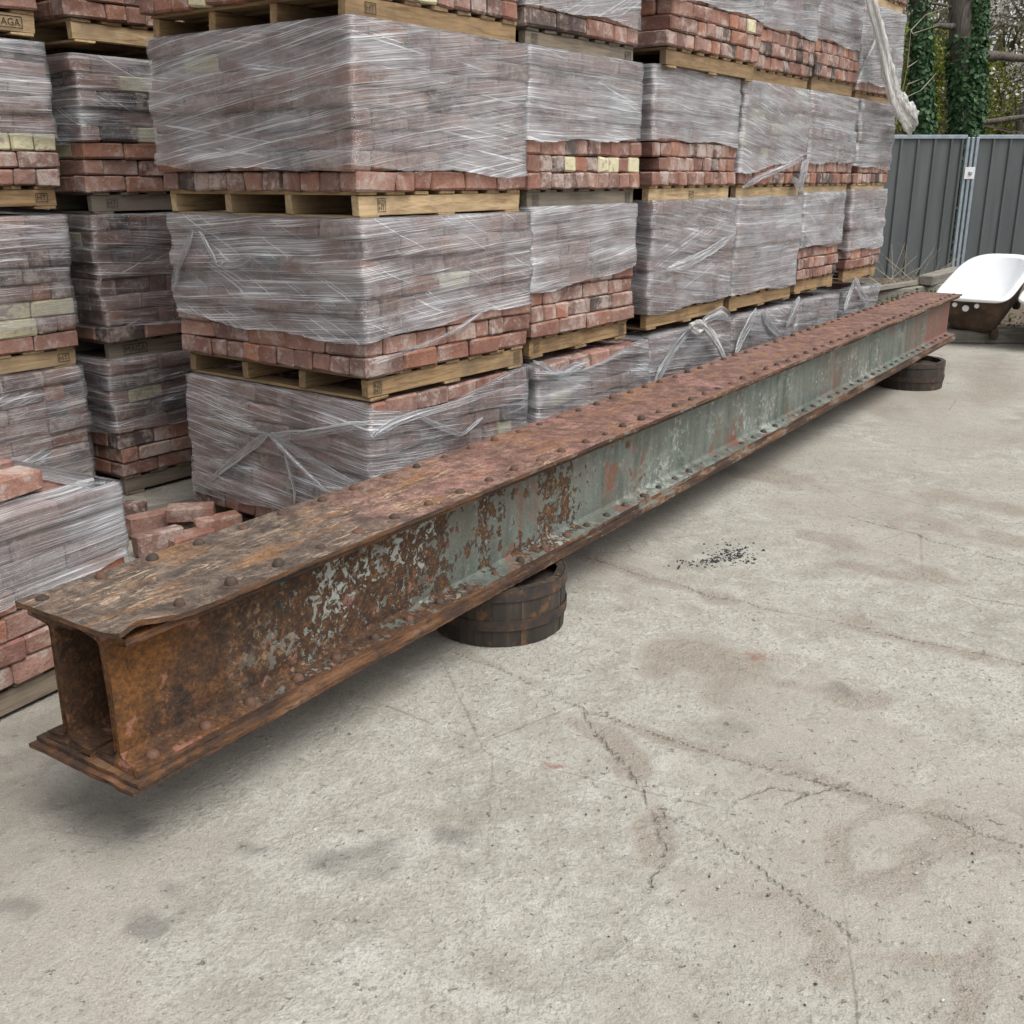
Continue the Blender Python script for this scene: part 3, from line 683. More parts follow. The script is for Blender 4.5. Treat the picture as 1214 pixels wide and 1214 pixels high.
def film_shell(root, L, W, n, cs, bare, seed, dens, slope, diag, droop, fdrop, top_fold, full=False, side=True):
    rng = random.Random(seed*7+1); pitch = BH+BG; ztop = PAL_H+pitch*n+.004
    r = .012; off = .0105
    path = []                                     # (x, y, nx, ny, u, face)
    def side_pts(ax, ay, bx, by, m, nx, ny, f):
        for k in range(m+1):
            q = k/m; path.append((ax+(bx-ax)*q, ay+(by-ay)*q, nx, ny, f, q))
    yl = W-r if (side or full) else .25
    side_pts(0, yl, 0, r, 40 if side else 10, -1, 0, 0); path.append((r*.3, r*.3, -.7, -.7, 4, 0))
    side_pts(r, 0, L-r, 0, 52, 0, -1, 1); path.append((L-r*.3, r*.3, .7, -.7, 4, 0))
    side_pts(L, r, L, W-r if full else .25, 24 if full else 5, 1, 0, 2)
    if full:
        path.append((L-r*.3, W-r*.3, .7, .7, 4, 0)); side_pts(L-r, W, r, W, 24, 0, 1, 3); path.append((r*.3, W-r*.3, -.7, .7, 4, 0))
    zb0 = PAL_H+pitch*bare
    ph = rng.uniform(0, 6.28)
    rows = int(max(6, (n-bare)*5))
    V = []; UV = []; Fc = []; u = 0.0; cols = len(path); us = []
    for i, p in enumerate(path):
        if i: u += math.hypot(p[0]-path[i-1][0], p[1]-path[i-1][1])
        us.append(u)
    for i, (x, y, nx, ny, f, q) in enumerate(path):
        zb = zb0+.012*math.sin(us[i]*3.1+ph)+.008*math.sin(us[i]*11+ph*2)+.006*mnoise.noise(Vector((us[i]*18, seed, 0)))
        if f == 0: zb += diag[0]*(1-q)
        elif f == 1: zb += diag[1]*q
        elif f in (2, 3): zb += diag[1]
        zt = ztop
        if f == 1 and droop: zt = ztop-droop*max(0, math.sin(q*math.pi*.9+.5))**1.5
        for j in range(rows+3):
            if j <= rows:
                w = j/rows; z = zb+(zt-zb)*w
                c = (z-PAL_H)/pitch; ci = min(n-1, max(0, int(c))); fr = c-int(c)
                a = cs[ci]; k2 = min(n-1, max(0, ci+(1 if fr > .5 else -1))); b = cs[k2]
                bl = max(0, abs(fr-.5)*2-.72)/.28*.5; dx = a[0]*(1-bl)+b[0]*bl; dy = a[1]*(1-bl)+b[1]*bl
                pinch = .0035*max(0, abs(fr-.5)*2-.6)/.4
                nn = mnoise.noise(Vector((us[i]*5, z*22, seed)))*.0028+mnoise.noise(Vector((us[i]*17, z*70, seed+5)))*.0012+.002
                d = off-pinch+nn
                if j == 0: d += .004
                px, py = x+dx+nx*d, y+dy+ny*d
            else:
                k = j-rows; ins = top_fold*k/2*(1+.5*mnoise.noise(Vector((us[i]*6, seed, 3)))); 
                if droop and f == 1: ins *= .15
                dx, dy = cs[n-1]; z = zt+.002+.003*mnoise.noise(Vector((us[i]*9, k, seed)))
                if droop and f == 1: z = zt
                inx, iny = (L/2-x), (W/2-y); ll = max(abs(inx)/(L/2), abs(iny)/(W/2))
                if f == 4: px, py = x+dx-nx*ins, y+dy-ny*ins
                else: px, py = x+dx-nx*ins, y+dy-ny*ins
            V.append((px, py, z)); UV.append((us[i], z+ (0 if j <= rows else .05*(j-rows))))
    R_ = rows+3
    for i in range(cols if full else cols-1):
        i2 = (i+1) % cols
        for j in range(R_-1): Fc.append((i*R_+j, i2*R_+j, i2*R_+j+1, i*R_+j+1))
    o = mesh_obj('shrink_wrap', V, Fc, M_FILM, root, smooth=True)
    ul = o.data.uv_layers.new(name='uv'); li = np.zeros(len(o.data.loops), np.int32); o.data.loops.foreach_get('vertex_index', li)
    A = np.array(UV)[li]
    # last strip closes the loop: keep u continuous
    seam = np.arange(len(li)) >= (cols-1)*(R_-1)*4
    A[seam & (A[:, 0] < .5), 0] += u+.02
    ul.data.foreach_set('uv', A.astype(np.float32).ravel())
    o.color = (dens, slope, rng.random(), 1)

def ribbon(parent, pts, w0, w1, mat, name='film_fold', seed=0, thick=.004, tube=False, dens=.30):
    """a fold of film lying on the wrap: a pleated strip along pts (world coordinates), or a bunched twist"""
    P = [Vector(p) for p in pts]; Q = []
    for a, b in zip(P[:-1], P[1:]):
        for k in range(8): Q.append(a.lerp(b, k/8))
    Q.append(P[-1])
    for _ in range(3): Q = [Q[0]]+[(Q[i-1]+Q[i]*2+Q[i+1])/4 for i in range(1, len(Q)-1)]+[Q[-1]]
    V = []; Fc = []; UV = []; m = 22 if tube else 12; u = 0.0
    nrm0 = (-D2).normalized() if abs((Q[-1]-Q[0]).dot(D2)) < abs((Q[-1]-Q[0]).dot(D1)) else (-D1).normalized()
    if tube: nrm0 = (-D2)
    for i, q in enumerate(Q):
        if i: u += (Q[i]-Q[i-1]).length
        d = (Q[min(i+1, len(Q)-1)]-Q[max(i-1, 0)]).normalized()
        n = (nrm0-d*nrm0.dot(d)).normalized(); b = d.cross(n); t = i/(len(Q)-1)
        w = w0+(w1-w0)*t; w *= 1+.25*mnoise.noise(Vector((u*9, seed, 1)))
        if not tube: w *= min(1, .25+4*t, .25+4*(1-t))
        for k in range(m):
            if tube:
                a = 2*math.pi*k/m; rr = 1+.85*mnoise.noise(Vector((math.cos(a)*2.6+seed, math.sin(a)*2.6, u*1.2)))+.25*mnoise.noise(Vector((k*1.7, u*14, seed)))
                V.append(q+b*(math.cos(a)*w*rr)+n*(math.sin(a)*w*.42*rr))
            else:
                c = k/(m-1)*2-1; pl = mnoise.noise(Vector((c*4.5, u*2.0, seed*3.1)))*.012+mnoise.noise(Vector((c*11, u*3, seed)))*.005
                V.append(q+b*(c*w)+n*(pl*min(1, w/.02)*(1-c*c*.6)))
            UV.append((u+seed, k/m*(w*3 if tube else w*2)*1.0+seed))
    kk = m if tube else m-1
    for i in range(len(Q)-1):
        for k in range(kk): Fc.append((i*m+k, i*m+(k+1) % m, (i+1)*m+(k+1) % m, (i+1)*m+k))
    o = mesh_obj(name, V, Fc, mat, None, smooth=True)
    ul = o.data.uv_layers.new(name='uv'); li = np.zeros(len(o.data.loops), np.int32); o.data.loops.foreach_get('vertex_index', li)
    ul.data.foreach_set('uv', np.array(UV)[li].astype(np.float32).ravel()); o.color = (dens, .5, .5, 1)
    bpy.context.view_layer.update()
    o.parent = parent; o.matrix_parent_inverse = parent.matrix_world.inverted()
    return o
def on_front(x, y, t=-.02):
    """point where a photo ray meets the front plane of the stacks"""
    r = ray(x, y); P = ORG+D2*t; n = D2; k = n.dot(P-Vector((0, 0, H)))/n.dot(r)
    return Vector((0, 0, H))+r*k
def on_left(x, y, s=-.015):
    r = ray(x, y); P = ORG+D1*s; n = D1; k = n.dot(P-Vector((0, 0, H)))/n.dot(r)
    return Vector((0, 0, H))+r*k

T = (0, .705, 1.40, 2.085, 2.76)
TN = ('bottom', 'second tier', 'third tier', 'fourth tier', 'fifth tier')
# corner stack
LC, WC = 1.075, 1.15
c1 = load('bottom pallet of bricks in the corner stack, film pulled to a star-shaped knot', 0, 0, 0, LC, WC, 101, bare=1, film=.26, slope=.62, hdr_left=(0,), stamps=(), darks=.06, droop=.08, top_inner=True, diag=(-.04, -.08))
c2 = load('second-tier brick pallet of the corner stack, two bare courses below the film', 0-.01, -.012, T[1], LC, WC+.02, 102, bare=1.7, film=.34, slope=.44, diag=(.05, .08), hdr_left=(0,), stamps=((ST_HT, .05), (ST_HT, .95)), darks=.04)
c3 = load('third-tier brick pallet of the corner stack, film down to the last course', 0-.01, 0, T[2], LC+.01, WC+.02, 103, bare=1, film=.38, slope=.36, diag=(.03, -.01), hdr_left=(0,), stamps=((ST_HT, .12),))
c4 = load('top brick pallet of the corner stack, bare header bricks on pine boards', -.03, 0, T[3], LC, WC, 104, bare=2, film=.28, hdr_left=(0,), hdr_front=(0,), stamps=((ST_NT, .12),))
# second stack along the girder
d1 = load('bottom brick pallet of the second stack along the girder, film slumped off its top', 1.13, -.02, 0, 1.08, 1.1, 111, bare=0, film=.42, slope=.66, side=True, top_inner=True, droop=.07)
d2 = load('second-tier brick pallet of the second stack along the girder, three clean red courses bare', 1.10, 0, T[1]+.02, .95, 1.1, 112, n=8, bare=3, film=.48, diag=(0, .05), side=False, slope=.46, stamps=((ST_HT, .06), (ST_HT, .94)))
d3 = load('third-tier brick pallet of the second stack along the girder with cream painted bricks', 1.075, 0, T[2], .98, 1.1, 113, bare=3, film=.52, side=False, slope=.52, old=True, creams=(1,), stamps=((ST_HT, .07), (ST_HT, .94)), hdr_front=(0, 1, 2))
d4 = load('top brick pallet of the second stack along the girder, one dusty bare course', 1.06, 0, T[3]-.01, .96, 1.1, 114, bare=1, film=.45, side=False, slope=.34, old=True, stamps=((ST_HT, .07), (ST_NT, .94)), darks=.15)
# third stack
e1 = load('bottom brick pallet of the third stack along the girder, film tied in a knot', 2.24, 0, 0, 1.05, 1.1, 121, bare=0, film=.46, slope=.6, top_inner=True)
e2 = load('second-tier brick pallet of the third stack along the girder, wrapped to its base', 2.22, 0, T[1]+.03, 1.03, 1.1, 122, bare=0, film=.44, slope=.62)
e3 = load('third-tier brick pallet of the third stack along the girder, headers bare below film', 2.19, 0, T[2]+.01, 1.02, 1.1, 123, bare=3, film=.56, hdr_front=(0, 1, 2), slope=.52, stamps=((ST_NT, .5),))
e4 = load('top brick pallet of the third stack along the girder, three red bare courses', 2.22, -.06, T[3]+.01, 1.14, 1.1, 124, bare=3, film=.5, hdr_front=(0,), slope=.4)
# fourth
f1 = load('bottom brick pallet of the fourth stack along the girder, film draped in folds', 3.31, 0, 0, 1.05, 1.1, 131, bare=0, film=.46, side=False, slope=.64, top_inner=True)
f2 = load('second-tier brick pallet of the fourth stack along the girder, fully wrapped', 3.29, 0, T[1]+.03, 1.03, 1.1, 132, bare=0, film=.56, side=False)
f3 = load('third-tier brick pallet of the fourth stack along the girder, torn film over one course', 3.29, 0, T[2]+.01, 1.04, 1.1, 133, bare=1, film=.52, side=False, diag=(0, .1), slope=.64, cream=.06, hdr_front=(0, 1))
f4 = load('top brick pallet of the fourth stack along the girder, dark weathered courses bare', 3.36, 0, T[3], .98, 1.1, 134, bare=3, film=.5, side=False, hdr_front=(0, 1, 2), darks=.14, slope=.42)
# fifth
g1 = load('bottom brick pallet of the fifth stack along the girder, loosely wrapped', 4.37, 0, 0, .84, 1.1, 141, bare=0, film=.46, side=False, slope=.6, top_inner=True)
g2 = load('second-tier brick pallet of the fifth stack along the girder, three bare courses', 4.36, 0, T[1]+.05, .80, 1.1, 142, bare=3, film=.54, side=False, hdr_front=(0, 1))
g3 = load('third-tier brick pallet of the fifth stack along the girder, two header courses bare', 4.36, 0, T[2]+.01, .93, 1.1, 143, bare=2, film=.48, side=False, hdr_front=(0, 1, 2), slope=.56)
g4 = load('top brick pallet of the fifth stack along the girder, rounded red bricks bare', 4.37, 0, T[3]+.02, .83, 1.1, 144, bare=3, film=.48, side=False, hdr_front=(0, 1, 2))
# end stack, by the fence
h1 = load('bottom brick pallet of the end stack before the metal fence, loose film tail', 5.36, 0, 0, .84, 1.1, 151, bare=0, film=.46, slope=.6, top_inner=True)
h2 = load('second-tier brick pallet of the end stack before the metal fence', 5.34, 0, T[1]+.06, .83, 1.1, 152, bare=2, film=.5)
h3 = load('third-tier brick pallet of the end stack before the metal fence', 5.34, 0, T[2]+.01, .84, 1.1, 153, bare=1.6, film=.5, hdr_front=(0, 1))
h4 = load('fourth-tier brick pallet of the end stack before the metal fence, trailing twisted film', 5.24, 0, T[3]-.02, .93, 1.1, 154, bare=.6, film=.5, slope=.4)
h5 = load('topmost brick pallet of the end stack before the metal fence', 5.24, 0, T[4]-.02, .95, 1.1, 155, bare=5, film=.5, hdr_front=(0, 1, 2, 3))
# rear stacks
TB = 1.745
for k, (nm, bare, film, kw) in enumerate((
        ('bottom brick pallet of the shaded rear stack behind the corner stack', 3, .08, dict(cream=.05, old=True)),
        ('second-tier brick pallet of the shaded rear stack behind the corner stack, stamped pallet', 1, .08, dict(stamps=((ST_MAGA, .14),), slope=.55, old=True, cream=.03)),
        ('third-tier brick pallet of the shaded rear stack behind the corner stack', 3, .2, dict(cream=.06, stamps=((ST_NT, .1),), darks=.2, old=True)),
        ('top brick pallet of the shaded rear stack behind the corner stack', 2, .2, dict()))):
    load(nm, 0, TB, (0, .685, 1.385, 2.135)[k], 1.08, 1.1, 160+k, bare=bare, film=film, **kw)
for k, (nm, bare, film, kw) in enumerate((
        ('bottom brick pallet of the rear stack behind the low open pallet', 0, .2, dict(cream=.04, slope=.46)),
        ('second-tier brick pallet of the rear stack behind the low open pallet, two cream bricks', 1.5, .22, dict(cream=.03, creams=(1, 2), stamps=((ST_NT, .94),))),
        ('third-tier brick pallet of the rear stack behind the low open pallet, bare lower courses', 2.6, .26, dict(creams=(2,), stamps=((ST_NT, .93),))),
        ('top brick pallet of the rear stack behind the low open pallet, large stamped pallet', 1, .24, dict(stamps=((ST_MAGA, .88),), darks=.3)))):
    load(nm, -1.215, TB, (0, .69, 1.415, 2.135)[k], 1.08, 1.1, 170+k, bare=bare, film=film, side=False, **kw)
# low open pallet at the girder's end
AZI = R(29); di = Vector((math.sin(AZI), math.cos(AZI), 0)); dl = Vector((-math.cos(AZI), math.sin(AZI), 0))
ib = Vector((-1.262, 3.215, 0)); LI = 1.12
io = ib-di*LI
low = load('low open-topped brick pallet by the girder end, film over upper courses only', 0, 0, 0, LI, 1.1, 181, n=7, bare=3, film=.46, slope=.5, side=False, rot=math.pi/2-AZI, origin=(io.x, io.y), old=True, top_inner=True, darks=.02, diag=(-.02, .05))

# bunched film: folds and tails
def P(*px, t=-.03): return [on_front(x, y, t) for x, y in px]
def PL(*px, s=-.03): return [on_left(x, y, s) for x, y in px]
ribbon(h4, P((1030, -12), (1036, 10), (1043, 40), (1050, 75), (1056, 100), (1062, 118), (1076, 138), (1083, 147), t=-.13), .05, .085, M_FOLD, 'film_tail', 1, tube=True)
ribbon(h4, P((1042, 40), (1030, 65), (1016, 100)), 0.021, 0.015, M_FILM, dens=.42, seed=2)
ribbon(e1, P((775, 455), (790, 430), (806, 405), (822, 386)), 0.045, 0.018, M_FILM, dens=.5, seed=3)
ribbon(e1, P((818, 386), (828, 381), (836, 388), (828, 395), (820, 389), t=-.06), .02, .02, M_FOLD, 'film_knot', 4, tube=True)
ribbon(e1, P((832, 386), (842, 396), (852, 412), (859, 428), t=-.06), .03, .025, M_FOLD, seed=5, tube=True)
ribbon(e1, P((828, 384), (840, 376), (855, 369), (868, 378)), 0.018, 0.045, M_FILM, dens=.5, seed=6)
ribbon(h1, P((1013, 330), (1018, 342), (1026, 356), (1030, 372)), 0.045, 0.036, M_FILM, dens=.5, seed=7)
ribbon(h1, P((1014, 330), (1008, 348), (1001, 368)), 0.027, 0.045, M_FILM, dens=.5, seed=8)
ribbon(f1, P((897, 366), (889, 384), (879, 402), (872, 420)), 0.045, 0.036, M_FILM, dens=.5, seed=9)
ribbon(f1, P((905, 368), (912, 385), (925, 398)), 0.045, 0.018, M_FILM, dens=.5, seed=10)
ribbon(g1, P((948, 352), (942, 368), (932, 388)), 0.054, 0.027, M_FILM, dens=.5, seed=11)
ribbon(e2, P((872, 276), (845, 296), (815, 312), (790, 320)), 0.021, 0.033, M_FILM, dens=.42, seed=12)
ribbon(f3, P((956, 186), (930, 198), (905, 208), (880, 222)), 0.015, 0.027, M_FILM, dens=.42, seed=13)
ribbon(f3, P((958, 190), (952, 205), (950, 222), (938, 210)), 0.075, 0.030, M_FILM, dens=.42, seed=14)
ribbon(d1, P((632, 428), (650, 438), (664, 446), (680, 436), (697, 429)), 0.018, 0.030, M_FILM, dens=.42, seed=15)
ribbon(c2, PL((229, 274), (220, 295), (210, 318), (204, 345)), 0.018, 0.027, M_FILM, dens=.42, seed=16)
ribbon(c2, PL((236, 274), (246, 292), (257, 312)), 0.015, 0.011, M_FILM, dens=.42, seed=17)
ribbon(c2, PL((260, 313), (275, 314), (290, 310), (298, 304)), 0.015, 0.018, M_FILM, dens=.42, seed=18)
ribbon(c1, PL((318, 514), (290, 535), (262, 558), (244, 574)), 0.024, 0.009, M_FILM, dens=.42, seed=19)
ribbon(c1, PL((318, 514), (345, 542), (372, 568), (385, 580)), 0.018, 0.009, M_FILM, dens=.42, seed=20)
ribbon(c1, PL((322, 513), (360, 540), (398, 562), (425, 575)), 0.024, 0.007, M_FILM, dens=.42, seed=21)
ribbon(c1, PL((334, 520), (340, 550), (349, 580), (349, 606)), 0.009, 0.009, M_FILM, dens=.42, seed=22)
ribbon(c1, PL((316, 516), (360, 516), (400, 508), (438, 501)), 0.021, 0.018, M_FILM, dens=.42, seed=23)
ribbon(c1, PL((316, 514), (280, 505), (252, 498), (236, 494)), 0.015, 0.009, M_FILM, dens=.42, seed=24)
ribbon(c1, P((440, 518), (470, 500), (500, 490), (545, 478), (600, 460)), 0.024, 0.011, M_FILM, dens=.42, seed=25)
ribbon(c1, P((490, 490), (520, 505), (548, 516), (572, 495)), 0.009, 0.018, M_FILM, dens=.42, seed=26)
ribbon(c2, P((438, 432), (490, 415), (540, 392), (600, 350)), 0.012, 0.009, M_FILM, dens=.42, seed=27)

# loose bricks lying on the low pallet and in the gap beside it
rng = random.Random(77)
def loose(label, p, rz, rx=0.0, half=False, mat=None, group=None, sc=1.0):
    o = add_brick(None, tuple(p), rz, rng, 0, 0, half=half, mat=mat, name='loose_brick', rx=rx)
    o.rotation_euler = (rx, 0, rz); o.scale = (sc, sc, sc); tag(o, label, 'brick', group); return o
RI = math.pi/2-AZI
def onI(x, y, z): return io+di*x+dl*y+Vector((0, 0, z))
zt = PAL_H+7*(BH+BG)+.006
loose('pale mortar-crusted brick lying on top of the low open pallet', onI(.83, .16, zt+BH/2), RI+.06)
loose('orange-topped brick behind the mortar-crusted one on the low pallet', onI(.86, .33, zt+BH/2), RI-.05)
loose('second-layer brick laid flat on the low open pallet', onI(.62, .33, zt+BH/2), RI+.02)
loose('broken brick perched highest on the low open pallet', onI(.74, .30, zt+BH*1.5+.003), RI+.5, half=True)
loose('brick half hidden at the back of the low open pallet', onI(.80, .49, zt+BH/2), RI+.1)
g = Vector((-1.43, 4.44, 0))
hb = BW/2
def gp(x, y, z): return tuple(at_z(x, y, z))
loose('pink brick on edge in the gap, nearest the low pallet', gp(188, 642, .052), R(42), R(90))
loose('brick on edge against the back of the pink brick', gp(178, 620, .052), R(46), R(90))
loose('grey-faced brick lying level behind the bricks on edge', gp(226, 622, BH/2), R(14))
loose('mortar-capped brick resting on the grey-faced brick', gp(226, 607, BH*1.5+.002), R(8))
loose('long pale brick on edge next to the corner stack', gp(258, 624, .052), R(38), R(90))
loose('brown brick on its bed between the loose bricks on edge', gp(226, 640, BH/2), R(48))
loose('chipped half brick lying by the board', gp(160, 604, BH/2), R(10), half=True)
o = inst('loose_board', box_mesh('board', .62, .11, .022, .003, M_WOODOLD, random.Random(4), .003), None, (-1.80, 4.78, .0115), (0, 0, R(40)))
tag(o, 'short grey weathered board lying on the ground by the loose bricks', 'board')

# ------------------------------------------------------------------ girder
AZB = R(33.75); ZB = .215; BLEN = 8.50; BWID = .392
b0 = Vector((-.847, 2.069, ZB))
girder = empty('riveted_girder', b0, math.pi/2-AZB)
tag(girder, 'long rusty riveted steel girder with flaking green paint resting on cut barrels', 'girder')
def plate(name, z0, z1, y0, y1, x0, x1, mat, seed, rag=.006, lift=None, ny=8):
    nx = 420; xs = [x0+(x1-x0)*((k/nx)**1.5) for k in range(nx+1)]
    V = []; Fc = []
    for side in (0, 1):
        for i, x in enumerate(xs):
            fade = 1.0 if x < 2.6 else max(.3, 1-(x-2.6)*.3)
            for j in range(ny+1):
                q = j/ny; e0 = rag*fade*(.35*mnoise.noise(Vector((x*5, seed, 0)))+.45*mnoise.noise(Vector((x*37, seed, 2)))+.3*mnoise.noise(Vector((x*90, seed, 2))))
                e1 = rag*.5*fade*mnoise.noise(Vector((x*30, seed+7, 0)))
                y = y0+e0+(y1-e1-y0-e0)*q
                xx = x
                if i == 0: xx += rag*.9*mnoise.noise(Vector((y*26, seed, 5)))
                z = (z1 if side else z0)+.0016*mnoise.noise(Vector((x*16, y*16, seed+side)))*fade
                if lift: z += lift(x, y)
                V.append((xx, y, z))
    n = (nx+1)*(ny+1); w = ny+1
    for i in range(nx):
        for j in range(ny):
            a = i*w+j; Fc.append((a, a+1, a+w+1, a+w)); a += n; Fc.append((a, a+w, a+w+1, a+1))
        a = i*w; Fc.append((a, a+w, a+w+n, a+n)); a = i*w+ny; Fc.append((a, a+n, a+w+n, a+w))
    for j in range(ny):
        Fc.append((j, j+n, j+1+n, j+1)); a = nx*w+j; Fc.append((a, a+1, a+1+n, a+n))
    o = mesh_obj(name, V, Fc, mat[0], girder)
    fix_normals(o.data)
    if len(mat) > 1:
        o.data.materials.append(mat[1])
        for p in o.data.polygons:
            if abs(p.normal.z) < .6: p.material_index = 1
    return o
# cover plates
ztop = .385
def lift_top(x, y):
    a = max(0, 1-math.hypot((x-.05)/.17, (y+.005)/.085)); return .030*a*a*(1 if x < .3 else 0)+.0
plate('top_plate', ztop-.013, ztop, 0, BWID, 0, BLEN, (M_TOP, M_EDGE), 1, .008, lift_top, ny=14)
plate('bottom_plate', 0, .012, .002, BWID+.004, -.015, BLEN-.06, (M_EDGE,), 2, .010)
plate('bottom_plate', .0125, .0245, 0, BWID, 0, BLEN-.05, (M_EDGE,), 3, .008)
# the two rolled joists
def joist(yc, seed, x0):
    zb, zt = .025, ztop-.0135; fw = .083; tw = .0105
    prof = [(-fw, 0), (fw, 0), (fw, .019), (tw+.012, .026), (tw+.004, .030), (tw, .038),
            (tw, None), (tw, -.038), (tw+.004, -.030), (tw+.012, -.026), (fw, -.019), (fw, -0.0001), (-fw, -0.0001), (-fw, -.019),
            (-tw-.012, -.026), (-tw-.004, -.030), (-tw, -.038), (-tw, None), (-tw, .038), (-tw-.004, .030), (-tw-.012, .026), (-fw, .019)]
    nx = 360; V = []; Fc = []; m = len(prof)
    for i in range(nx+1):
        q = i/nx; x = x0+(BLEN-.02-x0)*(q**1.4); fade = 1 if x < 2.2 else .35
        for k, (dy, dz) in enumerate(prof):
            z = (zb+zt)/2 if dz is None else (zb+dz if dz >= 0 else zt+dz)
            if dz == -0.0001: z = zt
            y = yc+dy; xx = x
            if abs(dy) == fw: y += .0035*fade*mnoise.noise(Vector((x*34, seed+(1 if dy > 0 else 3), z)))
            elif dz is not None and 0 < abs(dz) <= .04 or dz is None: y += .0018*fade*mnoise.noise(Vector((x*14, z*14, seed)))
            if i == 0:
                xx += .014*mnoise.noise(Vector((z*11, y*9, seed+.5)))
                if dz is not None and .012 < dz <= .04 and abs(dy) < fw: xx += .01
            V.append((xx, y, z))
    for i in range(nx):
        for k in range(m):
            k2 = (k+1) % m; Fc.append((i*m+k, i*m+k2, (i+1)*m+k2, (i+1)*m+k))
    # end caps as strips: bottom flange, web, top flange
    for base in (0, nx*m):
        for q in ([0, 1, 2, 3, 4, 5, 18, 19, 20, 21], [5, 6, 17, 18], [6, 7, 16, 17], [7, 8, 9, 10, 11, 12, 13, 14, 15, 16]):
            Fc.append([base+k for k in q])
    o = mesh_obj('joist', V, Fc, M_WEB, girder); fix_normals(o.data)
    o.data.materials.append(M_EDGE)
    for p in o.data.polygons:
        c = p.center
        if abs(abs(c.y-yc)-fw) < .012 and abs(p.normal.y) > .6: p.material_index = 1
    return o
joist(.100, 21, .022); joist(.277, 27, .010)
# rivets
def dome(name, r, h, mat):
    V = []; Fc = []; m = 10
    for (q, zz) in ((1.0, 0), (.92, .45), (.62, .85)):
        for k in range(m): a = 2*math.pi*k/m; V.append((r*q*math.cos(a), r*q*math.sin(a), h*zz-.002))
    V.append((0, 0, h-.002)); t = len(V)-1
    for rr in range(2):
        for k in range(m): Fc.append((rr*m+k, rr*m+(k+1) % m, (rr+1)*m+(k+1) % m, (rr+1)*m+k))
    for k in range(m): Fc.append((2*m+k, 2*m+(k+1) % m, t))
    me = bpy.data.meshes.new(name); me.from_pydata(V, [], Fc); me.update(); me.materials.append(mat)
    me.polygons.foreach_set('use_smooth', [True]*len(me.polygons)); return me
RV = dome('rivet', .0165, .0175, M_RIVET); RV2 = dome('rivet', .0175, .018, M_RIVET2)
rr = random.Random(9); k = 0; x = .045
while x < BLEN-.04:
    for (y, ox) in ((.352, 0), (.052, .0)):
        if y < .1 and x < .12: continue
        s = rr.uniform(.85, 1.1)
        inst('rivet', RV, girder, (x+ox+rr.uniform(-.006, .006), y+rr.uniform(-.004, .004), ztop+.0008), (rr.uniform(-.08, .08), rr.uniform(-.08, .08), rr.uniform(0, 6)), (s, s*rr.uniform(.88, 1.05), s*rr.choice((.55, .8, .95, 1.1))))
    x += .1575
x = .075
while x < BLEN-.1:
    s = rr.uniform(.85, 1.1)
    inst('rivet', RV2 if x > 2.2 else RV, girder, (x+rr.uniform(-.006, .006), .048+rr.uniform(-.003, .003), .025+.0215), (R(-6), rr.uniform(-.06, .06), rr.uniform(0, 6)), (s, s, s*rr.uniform(.8, 1.1)))
    x += .1575

# ------------------------------------------------------------------ cut barrels under the girder
def barrel(label, loc, rad, hgt, nst, seed):
    root = empty('cut_barrel', loc, 0); tag(root, label, 'barrel', 'cut barrels propping the girder')
    rng = random.Random(seed)
    def rz_(z): return rad*(1+.035*math.sin(math.pi*min(1, z/hgt*.75+.1)))-.006
    ang = [0]
    for k in range(nst): ang.append(ang[-1]+rng.uniform(.8, 1.2))
    tot = ang[-1]; ang = [a/tot*2*math.pi for a in ang]
    lev = [0, .35, .7, 1]
    for k in range(nst):
        a0, a1 = ang[k]+.0025, ang[k+1]-.0025; V = []; Fc = []; top = hgt-rng.uniform(0, .004); jo = rng.uniform(-.0015, .0015)
        for li in lev:
            z = li*top; r1 = rz_(z)+jo; r0 = r1-.026
            for (r_, a) in ((r1, a0), (r1, (a0+a1)/2), (r1, a1), (r0, a1), (r0, a0)): V.append((r_*math.cos(a), r_*math.sin(a), z))
        for i in range(len(lev)-1):
            for j in range(5): Fc.append((i*5+j, i*5+(j+1) % 5, (i+1)*5+(j+1) % 5, (i+1)*5+j))
        Fc.append((4, 3, 2, 1, 0)); b = (len(lev)-1)*5; Fc.append((b, b+1, b+2, b+3, b+4))
        o = mesh_obj('stave', V, Fc, M_STAVE, root); fix_normals(o.data)
    for (z0, z1) in ((.80*hgt, .985*hgt), (.30*hgt, .47*hgt)):
        V = []; Fc = []; m = 48
        for k in range(m):
            a = 2*math.pi*k/m; wob = .0015*mnoise.noise(Vector((math.cos(a)*3, math.sin(a)*3, seed+z0*9)))
            dz = .004*mnoise.noise(Vector((math.cos(a)*2, math.sin(a)*2, seed+4)))
            for (r_, z) in ((rz_(z0)+.0025, z0+dz), (rz_(z0)+.006+wob, z0+dz), (rz_(z1)+.006+wob, z1+dz), (rz_(z1)+.0025, z1+dz)): V.append((r_*math.cos(a), r_*math.sin(a), z))
        for k in range(m):
            k2 = (k+1) % m
            for j in range(4): Fc.append((k*4+j, k2*4+j, k2*4+(j+1) % 4, k*4+(j+1) % 4))
        o = mesh_obj('hoop', V, Fc, M_HOOP, root, smooth=False); fix_normals(o.data)
    # head let in below the rim
    V = [(0, 0, hgt*.82)]+[((rad-.03)*math.cos(2*math.pi*k/32), (rad-.03)*math.sin(2*math.pi*k/32), hgt*.82) for k in range(32)]
    mesh_obj('barrel_head', V, [(0, k+1, (k+1) % 32+1) for k in range(32)], M_STAVE, root)
    return root
barrel('cut-down tarred oak barrel with rusty hoops under the rust-bare length of the girder', (-.052, 3.555, 0), .245, ZB-.004, 15, 1)
barrel('cut-down oak barrel propping the girder near the bathtubs', (3.115, 8.13, 0), .245, ZB-.004, 15, 2)

